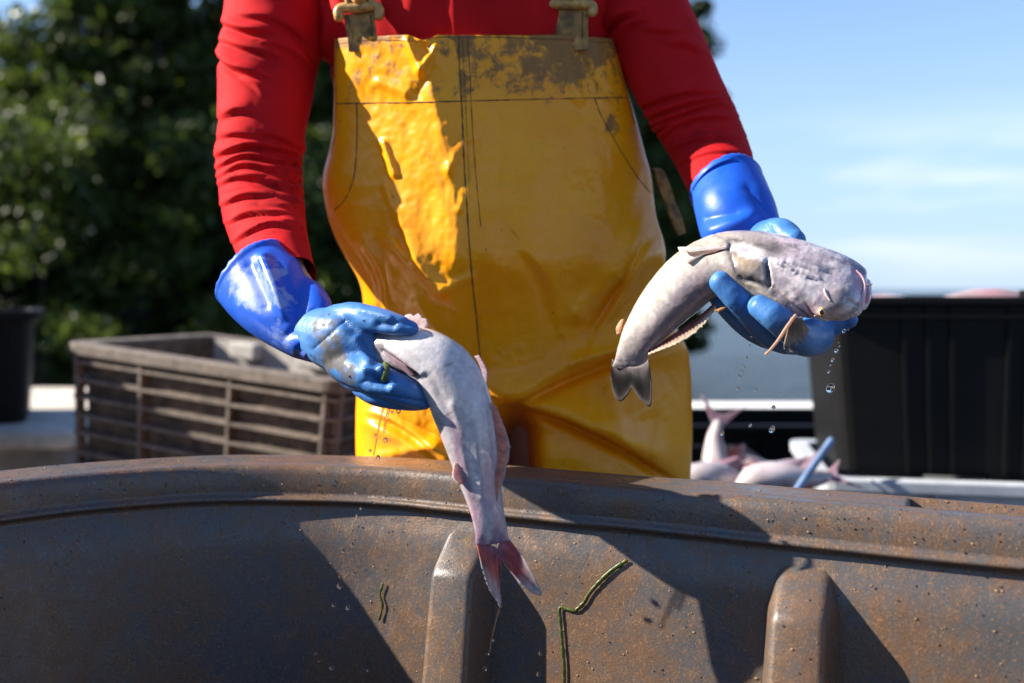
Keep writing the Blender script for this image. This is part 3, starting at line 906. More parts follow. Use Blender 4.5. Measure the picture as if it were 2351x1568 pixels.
def shirt():
    parts = []
    disp = []
    for ctrl, seed, folds, stack in ((SL, 3, fl, []), (SR, 8, fr, [])):
        V, F, S, TH, d = sleeve(ctrl, seed, folds, stack)
        qv = to_px(V); d = d + sum(fold_disp(qv, *f_) for f_ in folds) * sstep(.35, -.1, -np.sin(TH))
        parts.append((V, F)); disp.append(d)
    TS = [(1075, -330, 1.30, 170, 150), (1075, -240, 1.28, 330, 205), (1075, -120, 1.268, 375, 215), (1075, 0, 1.265, 352, 212), (1078, 90, 1.268, 330, 208), (1085, 200, 1.28, 305, 196), (1110, 400, 1.30, 275, 180), (1140, 650, 1.31, 240, 170)]
    V, F, S, TH = tube_geo(pxc(TS), 150, 160)
    q = to_px(V)
    d = 0.004 * fbm(V, 14, 3, 21) + creases(V, q, [((1045, -60), (1050, 90), 14, .007, 'ridge'), ((1100, -60), (1090, 60), 20, .004, 'valley'), ((790, -60), (745, 130), 14, .008, 'ridge'), ((770, 0), (760, 150), 10, .008, 'valley'), ((960, -40), (930, 70), 18, .004, 'ridge'), ((1200, -60), (1230, 80), 20, .004, 'ridge')])
    parts.append((V, F)); disp.append(d)
    V, F = join_geo(parts); d = np.concatenate(disp)
    q = to_px(V)
    col = np.ones((len(V), 3))
    wp = np.stack([fbm(V, 120, 4, 31), fbm(V, 120, 4, 32)], -1) * 22
    spk = sstep(.42, .62, fbm(V, 95, 4, 40))
    for (x, y, rx, ry, a) in ((625, 445, 40, 26, 0), (615, 470, 30, 18, 0), (600, 130, 40, 18, 20), (650, 380, 30, 16, 10), (1620, 350, 60, 25, -30), (1560, 330, 60, 22, -30)):
        col = blob(col, q, x, y, rx, ry, a, (.55, .75, .7), .55, wp)
    col = col * (1 - .35 * (spk * sstep(250, 420, q[:, 1]))[:, None])
    o = pmesh('shirt', V, F, M['shirt'], cols={'Col': col})
    me = o.data; N = normals(me)
    # make normals point outwards for the open tubes
    set_coords(me, coords(me) + N * d[:, None])
    return o
SHIRT = shirt()

# ---- waders
SIL = np.array([(60, 768, 1400), (90, 768, 1408), (160, 767, 1428), (235, 766, 1449), (300, 764, 1468), (350, 755, 1480), (405, 738, 1497), (450, 742, 1500), (500, 752, 1506), (560, 775, 1527), (600, 800, 1529),
                (650, 828, 1518), (700, 835, 1532), (760, 832, 1556), (800, 828, 1580), (860, 822, 1587), (930, 817, 1589), (1000, 816, 1590), (1090, 818, 1586), (1400, 850, 1560), (2000, 880, 1530), (2500, 890, 1520), (2720, 890, 1520)], float)
RIDGE = np.array([(60, 950), (90, 962), (235, 1000), (400, 1035), (500, 1052), (600, 1050), (660, 1030), (760, 1060), (850, 1090), (950, 1120), (2720, 1180)], float)
Y0 = np.array([(60, 1.126), (235, 1.126), (450, 1.118), (600, 1.110), (700, 1.134), (850, 1.165), (1000, 1.165), (1100, 1.165), (2720, 1.17)], float)
def smooth_interp(t, x, y):
    # piecewise-linear lookup softened by averaging neighbouring samples
    r = 0
    for k in np.linspace(-1, 1, 9): r = r + np.interp(t + k * 22, x, y)
    return r / 9
def bib_surface(s, y):
    """s in -1..1 across, y photo row -> world point of the front sheet (before creases)."""
    xl, xr = smooth_interp(y, SIL[:, 0], SIL[:, 1]), smooth_interp(y, SIL[:, 0], SIL[:, 2])
    # crotch gap: the two legs keep their own roundness
    x = xl + (xr - xl) * (s + 1) / 2
    rx = smooth_interp(y, RIDGE[:, 0], RIDGE[:, 1]); yr = smooth_interp(y, Y0[:, 0], Y0[:, 1])
    u = np.where(x < rx, (x - rx) / (rx - xl), (x - rx) / (xr - rx))
    depth = np.interp(y, [60, 235, 450, 700, 2720], [.095, .105, .125, .13, .13])
    au = np.sqrt(u * u + .006) - .078
    Y = yr + depth * (np.where(u < 0, 0.36, 0.50) * au + 0.50 * (1 - np.sqrt(np.clip(1 - np.abs(u) ** 3.2, 0, 1))))
    # left of the ridge the sheet first stays steep (the sunlit flank), then flattens
    Y = Y + np.where(u < 0, .010 * np.sin(np.clip(-u, 0, 1) * math.pi), 0.004 * np.sin(np.clip(u, 0, 1) * math.pi))
    legs = sstep(925, 1010, y)
    gx = np.interp(y, [900, 1000, 1100, 2720], [1180, 1186, 1190, 1195])
    Y = Y + legs * (0.17 * np.exp(-np.abs((x - gx) / 34) ** 2.2) + .02 * np.exp(-np.abs((x - gx) / 90) ** 2))
    return x, Y
FOLDS = [((1545, 770), (1320, 845), 16, .012, 'step'), ((1320, 845), (1140, 928), 14, .016, 'step'), ((1150, 905), (1420, 1010), 14, -.014, 'step'), ((1420, 1010), (1560, 1090), 14, -.010, 'step'),
         ((1540, 560), (1430, 640), 20, .010, 'ridge'), ((1490, 540), (1330, 720), 26, .008, 'ridge'), ((1525, 610), (1340, 800), 18, .007, 'valley'), ((1460, 650), (1320, 830), 18, .006, 'ridge'), ((1330, 820), (1480, 780), 10, .006, 'ridge'),
         ((1545, 700), (1400, 770), 18, .006, 'ridge'), ((935, 95), (965, 165), 9, .006, 'ridge'), ((965, 165), (1000, 110), 9, .007, 'ridge'), ((945, 85), (985, 120), 10, .006, 'valley'), ((990, 165), (960, 215), 12, .005, 'valley'),
         ((870, 190), (930, 215), 12, .004, 'ridge'), ((880, 330), (905, 400), 9, .005, 'ridge'), ((885, 430), (915, 520), 9, .005, 'ridge'), ((1085, 300), (1030, 390), 12, .004, 'ridge'), ((1095, 380), (1060, 480), 10, .003, 'ridge'),
         ((900, 560), (1010, 670), 16, .010, 'ridge'), ((1010, 670), (1080, 640), 14, .006, 'ridge'), ((830, 560), (870, 690), 18, .008, 'ridge'), ((760, 500), (840, 620), 14, .007, 'ridge'), ((870, 560), (900, 690), 16, .007, 'valley'),
         ((960, 700), (1040, 800), 20, .006, 'ridge'), ((1100, 720), (1080, 850), 20, .005, 'valley'), ((820, 960), (1040, 1060), 20, .012, 'ridge'), ((860, 930), (1040, 1020), 16, .010, 'valley'), ((820, 1060), (1000, 1020), 14, .006, 'ridge'),
         ((1320, 105), (1380, 200), 14, .006, 'valley'), ((1300, 130), (1330, 230), 16, .005, 'ridge'), ((1480, 420), (1510, 560), 14, .006, 'valley'), ((1440, 560), (1490, 480), 16, .004, 'ridge'),
         ((1150, 280), (1140, 480), 30, .003, 'valley'), ((1230, 430), (1200, 640), 40, .004, 'ridge'), ((1330, 300), (1390, 470), 30, .004, 'ridge'), ((1120, 520), (1150, 700), 26, .004, 'ridge'),
         ((1480, 940), (1350, 980), 18, .004, 'ridge'), ((1400, 900), (1440, 1040), 16, .004, 'ridge'), ((1500, 960), (1480, 1080), 14, .004, 'valley')]
def waders():
    nc = 300
    ys = np.concatenate([np.linspace(80, 1110, 330), np.linspace(1130, 2690, 50)])
    ss = np.sin(np.linspace(-1, 1, nc) * math.pi / 2 * 0.93) / math.sin(math.pi / 2 * 0.93)
    S, Yy = np.meshgrid(ss, ys)
    # top hem: gently wavy line, corner dips
    top = 80 + 9 * (S < -0.45) * (-S - .45) / .55 + 12 * (np.abs(S + 0.36) < .10) * np.cos((S + 0.36) / .10 * math.pi / 2) + 8 * sstep(.55, 1, S)
    Yy = np.where(Yy < 240, top + (Yy - 80) * (240 - top) / 160, Yy)
    x, Yd = bib_surface(S, Yy)
    P = np.stack([at(a, b, c) for a, b, c in zip(x.ravel(), Yy.ravel(), Yd.ravel())])
    pxy = np.stack([x.ravel(), Yy.ravel()], -1)
    up = sstep(1200, 1000, pxy[:, 1])
    edge = 1 - np.abs(S.ravel()) ** 8
    d = creases(P, pxy, FOLDS) * 1.0
    d += fold_disp(pxy, [(1120, 940), (1200, 905), (1320, 850), (1480, 790), (1570, 765)], 16, .020) + fold_disp(pxy, [(1160, 915), (1300, 955), (1420, 1010), (1500, 1060), (1580, 1110)], 16, .024)
    d += fold_disp(pxy, [(1350, 800), (1420, 690), (1490, 570), (1530, 545)][::-1], 14, .010) + fold_disp(pxy, [(1330, 830), (1400, 810), (1480, 770), (1530, 720)], 10, .008) + fold_disp(pxy, [(830, 940), (900, 960), (980, 1010), (1040, 1060)], 14, .012)
    d += fold_disp(pxy, [(1200, 560), (1260, 640), (1290, 760)], 22, .006) + fold_disp(pxy, [(840, 560), (880, 640), (890, 740)], 12, .009) + fold_disp(pxy, [(910, 470), (960, 600), (1030, 690)], 14, .008)
    wrp = P + 0.02 * np.stack([fbm(P, 9, 2, 61), fbm(P, 9, 2, 62), fbm(P, 9, 2, 63)], -1)
    d += 0.0045 * fbm(wrp, 9, 3, 51) + 0.0009 * (1 - np.abs(fbm(wrp, 30, 3, 52))) + 0.0006 * fbm(P, 110, 2, 55)
    # crinkle beside the centre ridge
    cr = np.exp(-((pxy[:, 0] - 1075) / 45) ** 2) * sstep(250, 320, pxy[:, 1]) * sstep(660, 560, pxy[:, 1])
    d += cr * 0.0025 * np.abs(fbm(np.stack([P[:, 0] * 1.0, P[:, 1], P[:, 2] * .45], -1), 75, 3, 77))
    P[:, 1] -= d * up * edge
    nr = len(ys)
    F = []
    for i in range(nr - 1):
        for j in range(nc - 1):
            F.append((i * nc + j, (i + 1) * nc + j, (i + 1) * nc + j + 1, i * nc + j + 1))
    V = [P]
    # back sheet below the arm holes, sharing the side edges
    i0 = int(np.argmin(np.abs(ys - 412)))
    nb = 60
    base = len(P); Pb = []
    G = P.reshape(nr, nc, 3)
    for i in range(i0, nr):
        L_, R_ = G[i, 0], G[i, -1]
        for k in range(1, nb):
            t = k / nb
            c = R_ * (1 - t) + L_ * t
            arch = math.sin(math.pi * t) ** 0.55
            groove = float(sstep(925, 1010, ys[i])) * 0.12 * math.exp(-((t - .5) / .06) ** 2)
            Pb.append(c + np.array([0, 0.17 * arch - groove, 0]))
    Pb = np.array(Pb); V.append(Pb)
    for i in range(i0, nr - 1):
        r0, r1 = base + (i - i0) * (nb - 1), base + (i + 1 - i0) * (nb - 1)
        a = [i * nc + nc - 1] + [r0 + k for k in range(nb - 1)] + [i * nc]
        b = [(i + 1) * nc + nc - 1] + [r1 + k for k in range(nb - 1)] + [(i + 1) * nc]
        for k in range(len(a) - 1): F.append((a[k], b[k], b[k + 1], a[k + 1]))
    V = np.concatenate(V)
    q = to_px(V)
    dirt = 0.17 + 0.10 * fbm(V, 7, 3, 95)
    band = sstep(250, 200, q[:, 1]) * 0.30 + sstep(230, 130, q[:, 1]) * 0.25 + sstep(130, 85, q[:, 1]) * .12
    dirt += band * (0.75 + 0.5 * fbm(V, 16, 3, 91))
    for (x_, y_, rx, ry, s_) in ((1070, 130, 22, 90, .22), (1230, 175, 120, 60, .20), (1350, 130, 60, 50, .08), (1410, 280, 40, 70, .22), (800, 240, 40, 18, .25), (880, 150, 50, 40, .10), (1060, 420, 9, 380, .16), (1260, 270, 80, 40, .10), (760, 440, 18, 60, .10)):
        dirt += s_ * np.exp(-((q[:, 0] - x_) / rx) ** 2 - ((q[:, 1] - y_) / ry) ** 2)
    dirt[V[:, 1] > 1.34] = .12
    o = pmesh('waders', V, F, M['waders'], cols={'Dirt': np.stack([dirt, dirt * 0, dirt * 0], -1)})
    return o
WAD = waders()
WAD_BVH = BVHTree.FromPolygons([tuple(v) for v in coords(WAD.data) + PO], [tuple(p.vertices) for p in WAD.data.polygons])
add_mod(WAD, 'SOLIDIFY', thickness=0.0016, offset=-1)
def surf_line(bvh, pts, lift, n):
    q = crom(np.asarray(pts, float).repeat(1, axis=0) if len(pts[0]) == 3 else np.concatenate([np.asarray(pts, float), np.zeros((len(pts), 1))], 1), n)
    out = []
    for a in q:
        h, nn = cast(bvh, a[0], a[1], lift)
        if h is not None: out.append(h)
    return np.array(out)
def seam(pts, r=0.0009, n=60, lift=0.0002, mat='seam', name='seam'):
    L = surf_line(WAD_BVH, pts, lift, n)
    if len(L) < 4: return
    # drop jumps
    ok = [0]
    for i in range(1, len(L)):
        if np.linalg.norm(L[i] - L[ok[-1]]) < 0.04: ok.append(i)
    L = L[ok] - PO
    rr = r * .62 * (1 + 0.6 * vnoise(L, 160, 3))
    V, F, _, _ = tube_geo(np.concatenate([L, rr[:, None], rr[:, None]], 1), max(24, len(L) * 2), 6, ref=(0.13, -.97, .2))
    mesh(name, V, F, M[mat], WAD)
seam([(1053, 84), (1055, 160), (1060, 240), (1066, 380), (1075, 520), (1084, 640), (1095, 740), (1103, 830), (1105, 900)], .0011, 120)
seam([(1073, 88), (1079, 170), (1082, 240), (1087, 330), (1096, 440), (1104, 520)], .0007, 80)
seam([(1062, 88), (1069, 240), (1078, 420)], .0004, 60)
seam([(771, 238), (850, 236), (950, 235), (1060, 232), (1180, 229), (1300, 226), (1440, 224)], .0009, 120)
seam([(819, 238), (820, 300), (817, 370), (809, 420), (790, 460), (768, 482)], .0010, 70)
seam([(1366, 228), (1380, 265), (1410, 320), (1440, 370), (1470, 415), (1493, 442)], .0010, 70)
seam([(773, 98), (771, 170), (771, 235), (769, 300), (760, 352)], .0006, 50)
seam([(1402, 98), (1420, 160), (1441, 225), (1458, 285)], .0006, 50)
seam([(775, 101), (830, 93), (900, 92), (950, 94), (1000, 86), (1100, 85), (1250, 89), (1330, 92), (1400, 98)], .0005, 100)
def ribbon(name, pts, hw, th, mat, parent, up=(1, 0, 0), n=30):
    """flat strap: pts (world), half width, thickness; width along 'up' projected off the path."""
    S = crom(np.concatenate([np.asarray(pts, float), np.full((len(pts), 1), hw) if np.isscalar(hw) else np.asarray(hw)[:, None]], 1), n)
    C, Wd = S[:, :3], S[:, 3]
    T = np.gradient(C, axis=0); T /= np.linalg.norm(T, axis=1)[:, None]
    U = np.asarray(up, float)[None] - (T @ np.asarray(up, float))[:, None] * T; U /= np.linalg.norm(U, axis=1)[:, None]
    N = np.cross(T, U)
    V, F = [], []
    for c, t, u, nn, w in zip(C, T, U, N, Wd):
        for a, b in ((-1, -1), (-.9, 1), (-.3, 1.15), (.3, 1.15), (.9, 1), (1, -1)): V.append(c + u * w * a + nn * th / 2 * b)
    for i in range(n - 1):
        for j in range(6):
            k = (j + 1) % 6; F.append((i * 6 + j, i * 6 + k, (i + 1) * 6 + k, (i + 1) * 6 + j))
    F.append(tuple(range(5, -1, -1))); F.append(tuple((n - 1) * 6 + j for j in range(6)))
    return mesh(name, np.array(V) - PO, F, mat, parent, smooth=False)
def braces():
    for (xb, yb, xt, yt, w, side) in ((833, 92, 824, 30, 33, -1), (1307, 90, 1305, 22, 42, 1)):
        h, nn = cast(WAD_BVH, xb, yb + 14, 0.0)
        Yb = h[1] + .004
        st = ribbon('strap', [at(xb + 1, yb + 26, Yb), at(xb, yb, Yb), at((xb + xt) / 2, (yb + yt) / 2, Yb - .002), at(xt, yt, Yb - .003)], [w * mpp(Yb), w * mpp(Yb), (w + 1) * mpp(Yb), (w + 2) * mpp(Yb)], .0035, M['strap'], WAD)
        for sgn in (-1, 1):
            thin_tube('stitching', [at(xb + sgn * w * .72, yb - 2, Yb - .0026) - PO, at((xb + xt) / 2 + sgn * w * .74, (yb + yt) / 2, Yb - .0046) - PO, at(xt + sgn * w * .78, yt + 4, Yb - .0054) - PO], .0005, M['seam'], WAD)
        # clasp: a rounded bar with curled ends and a keyhole plate with a stud
        Yc = Yb - .006; wc = w + 13
        bar = [at(xt - wc, yt + 8, Yc), at(xt - wc - 1, yt - 4, Yc), at(xt - wc * .8, yt - 12, Yc), at(xt, yt - 12, Yc - .002), at(xt + wc * .8, yt - 12 - 5 * (side < 0), Yc), at(xt + wc + 1, yt - 6, Yc), at(xt + wc, yt + 6, Yc)]
        cl = thin_tube('clasp', [b - PO for b in bar], .0058, M['brass'], WAD, nr=50, ns=12)
        pl = np.array([at(xt - wc * .62, yt - 14, Yc), at(xt + wc * .62, yt - 14, Yc), at(xt + wc * .50, yt - 44, Yc), at(xt + 18, yt - 84, Yc), at(xt - 18, yt - 84, Yc), at(xt - wc * .50, yt - 44, Yc)]) - PO
        V = np.concatenate([pl, pl + [0, .004, 0]]); F = [tuple(range(6)), tuple(range(11, 5, -1))] + [(i, (i + 1) % 6 + 0, (i + 1) % 6 + 6, i + 6) for i in range(6)]
        p_ = mesh('clasp_plate', V, F, M['brass'], WAD, smooth=False); bevelled(p_, .0012)
        thin_tube('clasp_loop', [at(xt - 24, yt - 14, Yc - .003) - PO, at(xt - 26, yt - 40, Yc - .003) - PO, at(xt, yt - 66, Yc - .003) - PO, at(xt + 26, yt - 40, Yc - .003) - PO, at(xt + 24, yt - 14, Yc - .003) - PO], .0026, M['brass'], WAD, nr=30, ns=8)
        c = at(xt, yt - 34, Yc - .004) - PO
        V, F, _, _ = tube_geo([(c[0], c[1] + .004, c[2], .0085, .0085), (c[0], c[1] - .002, c[2], .0085, .0085), (c[0], c[1] - .003, c[2], .007, .007)], 6, 20, ref=(0, 0, 1))
        mesh('stud', V, F, M['brass'], WAD)
        # the strap runs on over the shoulder
        ribbon('strap', [at(xt, yt - 10, Yc + .006), at(xt, yt - 120, Yc + .001), at(xt - side * 20, yt - 260, Yc + .03), at(xt - side * 45, yt - 330, Yc + .13), at(xt - side * 60, yt - 300, Yc + .24)], .017, .003, M['strap'], WAD, n=40)
braces()
# loose tie hanging at the wearer's left hip
ribbon('tie', [at(1497, 388, 1.27), at(1512, 392, 1.265), at(1525, 425, 1.26), at(1540, 465, 1.262), at(1553, 500, 1.26), at(1566, 538, 1.262)], [.004, .007, .0085, .007, .0085, .006], .002, M['strap'], WAD, up=(1, .4, 0), n=30)

# ---- body: one continuous mesh under the clothes, with head, hands' wrists and feet
def voxel(o, size, smooth=6, fac=0.5):
    add_mod(o, 'REMESH', mode='VOXEL', voxel_size=size); add_mod(o, 'SMOOTH', iterations=smooth, factor=fac)
    return bake(o)
def body():
    parts = []
    def T(rows, nr=20, ns=20, ref=(0, -1, 0)): parts.append(tube_geo(rows, nr, ns, ref)[:2])
    cx = at(1075, 0, 1.29)[0]
    T([(cx, 1.31, 1.0, .125, .085), (cx, 1.30, 1.2, .135, .09), (cx, 1.30, 1.36, .165, .09), (cx, 1.30, 1.44, .12, .07)], 24, 24)
    T([(cx + .02, 1.38, .86, .10, .05), (cx + .01, 1.35, .95, .12, .08), (cx, 1.31, 1.04, .12, .085)])
    T([(cx, 1.295, 1.40, .06, .06), (cx, 1.26, 1.52, .055, .058), (cx, 1.245, 1.57, .055, .06)])       # neck
    hc = np.array([cx, 1.215, 1.655])
    T([(hc[0], hc[1] - .005, hc[2] - .115, .035, .04), (hc[0], hc[1] - .002, hc[2] - .07, .056, .075), (*hc, .073, .093), (hc[0], hc[1] + .012, hc[2] + .06, .07, .09), (hc[0], hc[1] + .015, hc[2] + .095, .045, .06)], 24, 28)
    T([(hc[0], hc[1] - .088, hc[2] + .01, .008, .010), (hc[0], hc[1] - .10, hc[2] - .022, .014, .016), (hc[0], hc[1] - .09, hc[2] - .034, .015, .012)], 8, 10)   # nose
    T([(hc[0] - .018, hc[1] - .082, hc[2] - .062, .006, .008), (hc[0], hc[1] - .09, hc[2] - .062, .007, .010), (hc[0] + .018, hc[1] - .082, hc[2] - .062, .006, .008)], 8, 8, ref=(0, 0, 1))
    for s in (-1, 1):
        T([(hc[0] + s * .074, hc[1] + .012, hc[2] - .03, .008, .012), (hc[0] + s * .081, hc[1] + .016, hc[2], .008, .02), (hc[0] + s * .078, hc[1] + .016, hc[2] + .026, .007, .014)], 8, 10)
    def arm(ctrl, extra):
        rows = pxc(ctrl); out = [(*r[:3], r[3] * .72, r[4] * .72) for r in rows]
        T([(cx + (.1 if rows[0][0] > cx else -.1), 1.30, 1.40, .05, .05)] + out + extra, 40, 20)
    arm(SL, [(*at(690, 690, 1.02), .024, .022)])
    arm(SR, [(*at(1697, 505, 1.075), .028, .025)])
    for (x0, x1) in ((-.105, -.115), (.105, .115)):
        T([(cx + .02 + x0 * .8, 1.37, .88, .06, .06), (cx + x0, 1.33, .5, .062, .065), (cx + x1, 1.35, .25, .05, .055), (cx + x1, 1.36, .09, .04, .045)], 20, 18)
        T([(cx + x1, 1.38, .06, .035, .04), (cx + x1, 1.26, .045, .042, .03), (cx + x1, 1.17, .035, .035, .022)], 12, 14, ref=(0, 0, 1))
    V, F = join_geo(parts)
    o = pmesh('body', V, F, M['skin'])
    voxel(o, .0075, 5)
    # hair, cap
    n = 26
    HV, HF, _, _ = tube_geo([(hc[0], hc[1] + .03, hc[2] - .06, .062, .07), (hc[0], hc[1] + .03, hc[2], .079, .085), (hc[0], hc[1] + .02, hc[2] + .05, .078, .093), (hc[0], hc[1] + .018, hc[2] + .09, .058, .07)], 16, n)
    pmesh('hair', HV, HF, M['hair'])
    HV, HF, _, _ = tube_geo([(hc[0], hc[1] + .006, hc[2] + .045, .082, .103), (hc[0], hc[1] + .01, hc[2] + .085, .078, .097), (hc[0], hc[1] + .012, hc[2] + .118, .05, .062)], 14, n, cap0='flat')
    br = tube_geo([(hc[0], hc[1] - .06, hc[2] + .048, .075, .006), (hc[0], hc[1] - .12, hc[2] + .046, .07, .005), (hc[0], hc[1] - .165, hc[2] + .036, .045, .004)], 12, 20, ref=(0, 0, 1))
    pmesh('cap', *join_geo([(HV, HF), br[:2]]), M['cap'])
    for s in (-1, 1):
        e_, f_, _, _ = tube_geo([(hc[0] + s * .03, hc[1] - .079, hc[2] + .008, .011, .007), (hc[0] + s * .03, hc[1] - .084, hc[2] + .008, .008, .005)], 5, 12, ref=(0, 0, 1))
        pmesh('eye', e_, f_, M['pupil'])
        x = cx + s * .115
        b = [tube_geo([(x, 1.36, .34, .062, .066), (x, 1.36, .12, .056, .062), (x, 1.36, .06, .05, .055)], 12, 18)[:2], tube_geo([(x, 1.40, .055, .045, .05), (x, 1.27, .05, .052, .045), (x, 1.16, .04, .042, .034)], 12, 16, ref=(0, 0, 1))[:2]]
        bo = pmesh('boot', *join_geo(b), M['boot']); voxel(bo, .008, 4)
body()

# ---- gloves
def glove_hand(chains, cuff_ctrl, dirtblobs, sheen_blobs, name='glove', dents=(), cuff_fold=(), lipn=5, cuff_dirt=(), cuff_sheen=(), vox=.0019, parent=PERSON, lip_tilt=0.0):
    parts = [tube_geo(pxc(c), 26, 20)[:2] for c in chains]
    V, F = join_geo(parts)
    o = pmesh(name, V, F, M['glove'], parent)
    voxel(o, vox, 6, .5)
    me = o.data; P = coords(me) + PO; N = normals(me); q = to_px(P)
    front = (N[:, 1] < .2)
    d = 0.0007 * fbm(P, 38, 2, 13) + 0.00015 * fbm(P, 170, 2, 14)
    for (a, b, w, h, kind) in dents: d += creases(P, q, [(a, b, w, h, kind)]) * front
    set_coords(me, P - PO + N * d[:, None])
    wp = np.stack([fbm(P, 90, 3, 31), fbm(P, 90, 3, 32)], -1) * 16
    def field(bl, q, wp):
        f = np.zeros(len(q))
        for (x, y, rx, ry, a, s) in bl:
            f = np.maximum(f, blob(np.zeros((len(q), 1)), q, x, y, rx, ry, a, [1.0], s, wp, .6)[:, 0])
        return f
    D, sheen_mask = field(dirtblobs, q, wp), field(sheen_blobs, q, wp)
    set_col(me, 'Dirt', np.stack([D, sheen_mask, D * 0], -1))  # red holds dirt, green the painted sheen
    # gauntlet cuff
    CV, CF, S, TH = tube_geo(pxc(cuff_ctrl), 90, 96, cap0=None, cap1=None)
    qq = to_px(CV)
    lip = 0.0012 * (np.sin(TH * 26 + 3 * np.sin(TH * 3)) * .5 + vnoise(np.stack([np.cos(TH) * 5, np.sin(TH) * 5, TH * 0], -1), 1.0, 5)) * sstep(.06, 0, S)
    Tn = (at(*cuff_ctrl[1][:3]) - at(*cuff_ctrl[0][:3])); Tn /= np.linalg.norm(Tn)
    CV = CV + Tn[None] * lip[:, None]
    CV[:, 2] += lip_tilt * np.sin(TH) * (1 - S) ** 3
    co = pmesh('cuff', CV, CF, M['cuff'], o)
    N = normals(co.data)
    dd = 0.0010 * fbm(CV, 18, 2, 17) + creases(CV, qq, cuff_fold) + 0.0012 * np.exp(-((S - .02) / .015) ** 2)
    set_coords(co.data, CV - PO + N * dd[:, None])
    wp = np.stack([fbm(CV, 70, 4, 35), fbm(CV, 70, 4, 36)], -1) * 22
    D, sheen_mask = field(cuff_dirt, qq, wp), field(cuff_sheen, qq, wp)
    set_col(co.data, 'Dirt', np.stack([D, sheen_mask, D * 0], -1))
    add_mod(co, 'SOLIDIFY', thickness=.0018, offset=-1)
    return o
GL = glove_hand(
    [[(728, 765, .985, 60, 60), (765, 778, .965, 74, 66), (805, 790, .95, 80, 66), (845, 815, .945, 66, 60)],
     [(775, 740, .965, 42), (815, 728, .945, 35), (860, 733, .925, 31), (905, 745, .912, 27), (943, 754, .908, 20)],
     [(790, 835, .945, 44), (835, 858, .918, 42), (885, 880, .905, 38), (935, 902, .903, 32), (968, 918, .908, 24)],
     [(780, 830, .96, 40), (840, 880, .935, 40), (895, 905, .922, 36), (940, 915, .918, 30), (972, 922, .92, 22)],
     [(775, 815, .985, 40), (845, 870, .965, 42), (900, 895, .955, 36), (960, 905, .95, 26)],
     [(790, 800, .995, 36), (850, 845, .985, 38), (910, 870, .975, 32), (965, 885, .97, 24)],
     [(800, 770, .965, 60), (830, 800, .96, 60), (850, 850, .955, 50)]],
    [(572, 622, 1.052, 96, 74), (598, 652, 1.042, 99, 78), (640, 694, 1.02, 96, 76), (690, 738, 1.0, 82, 70), (728, 768, .985, 66, 62), (756, 780, .972, 56, 56)],
    [(752, 775, 36, 56, -15, .62), (762, 825, 32, 38, 0, .9), (792, 850, 28, 24, 20, .7), (830, 800, 60, 50, 0, .25), (890, 770, 60, 10, 5, .2)],
    [(850, 815, 30, 20, 0, .3)],
    dents=[((862, 868), (886, 872), 15, .010, 'valleyg'), ((876, 850), (900, 890), 9, .004, 'ridge'), ((840, 850), (870, 852), 8, .004, 'ridge'), ((800, 745), (850, 800), 14, .003, 'valleyg'), ((830, 712), (925, 735), 8, .002, 'ridge'), ((905, 735), (955, 745), 7, .0025, 'valleyg'), ((820, 780), (845, 830), 12, .003, 'ridge'), ((790, 900), (990, 925), 6, .002, 'valley'), ((870, 744), (900, 748), 10, .003, 'valleyg'), ((720, 800), (790, 735), 7, .002, 'valley'), ((850, 870), (830, 880), 16, .003, 'valley')],
    cuff_fold=[((606, 600), (665, 740), 16, .0085, 'ridge'), ((575, 610), (612, 690), 14, .003, 'valleyg'), ((700, 630), (668, 740), 26, .007, 'valleyg'), ((668, 740), (740, 760), 16, .004, 'valleyg'), ((690, 590), (745, 690), 16, .003, 'ridge'), ((690, 800), (745, 740), 7, .003, 'valleyg'), ((705, 812), (760, 752), 7, .003, 'ridge'), ((660, 770), (720, 715), 9, .0025, 'valleyg'), ((560, 700), (680, 800), 24, .003, 'ridge')],
    cuff_dirt=[(690, 825, 30, 20, 35, .55), (560, 640, 40, 14, -45, .3)],
    cuff_sheen=[(590, 660, 60, 50, 40, .85), (645, 660, 14, 70, -20, .8), (570, 620, 40, 30, 0, .6), (640, 780, 60, 24, 38, .55)])
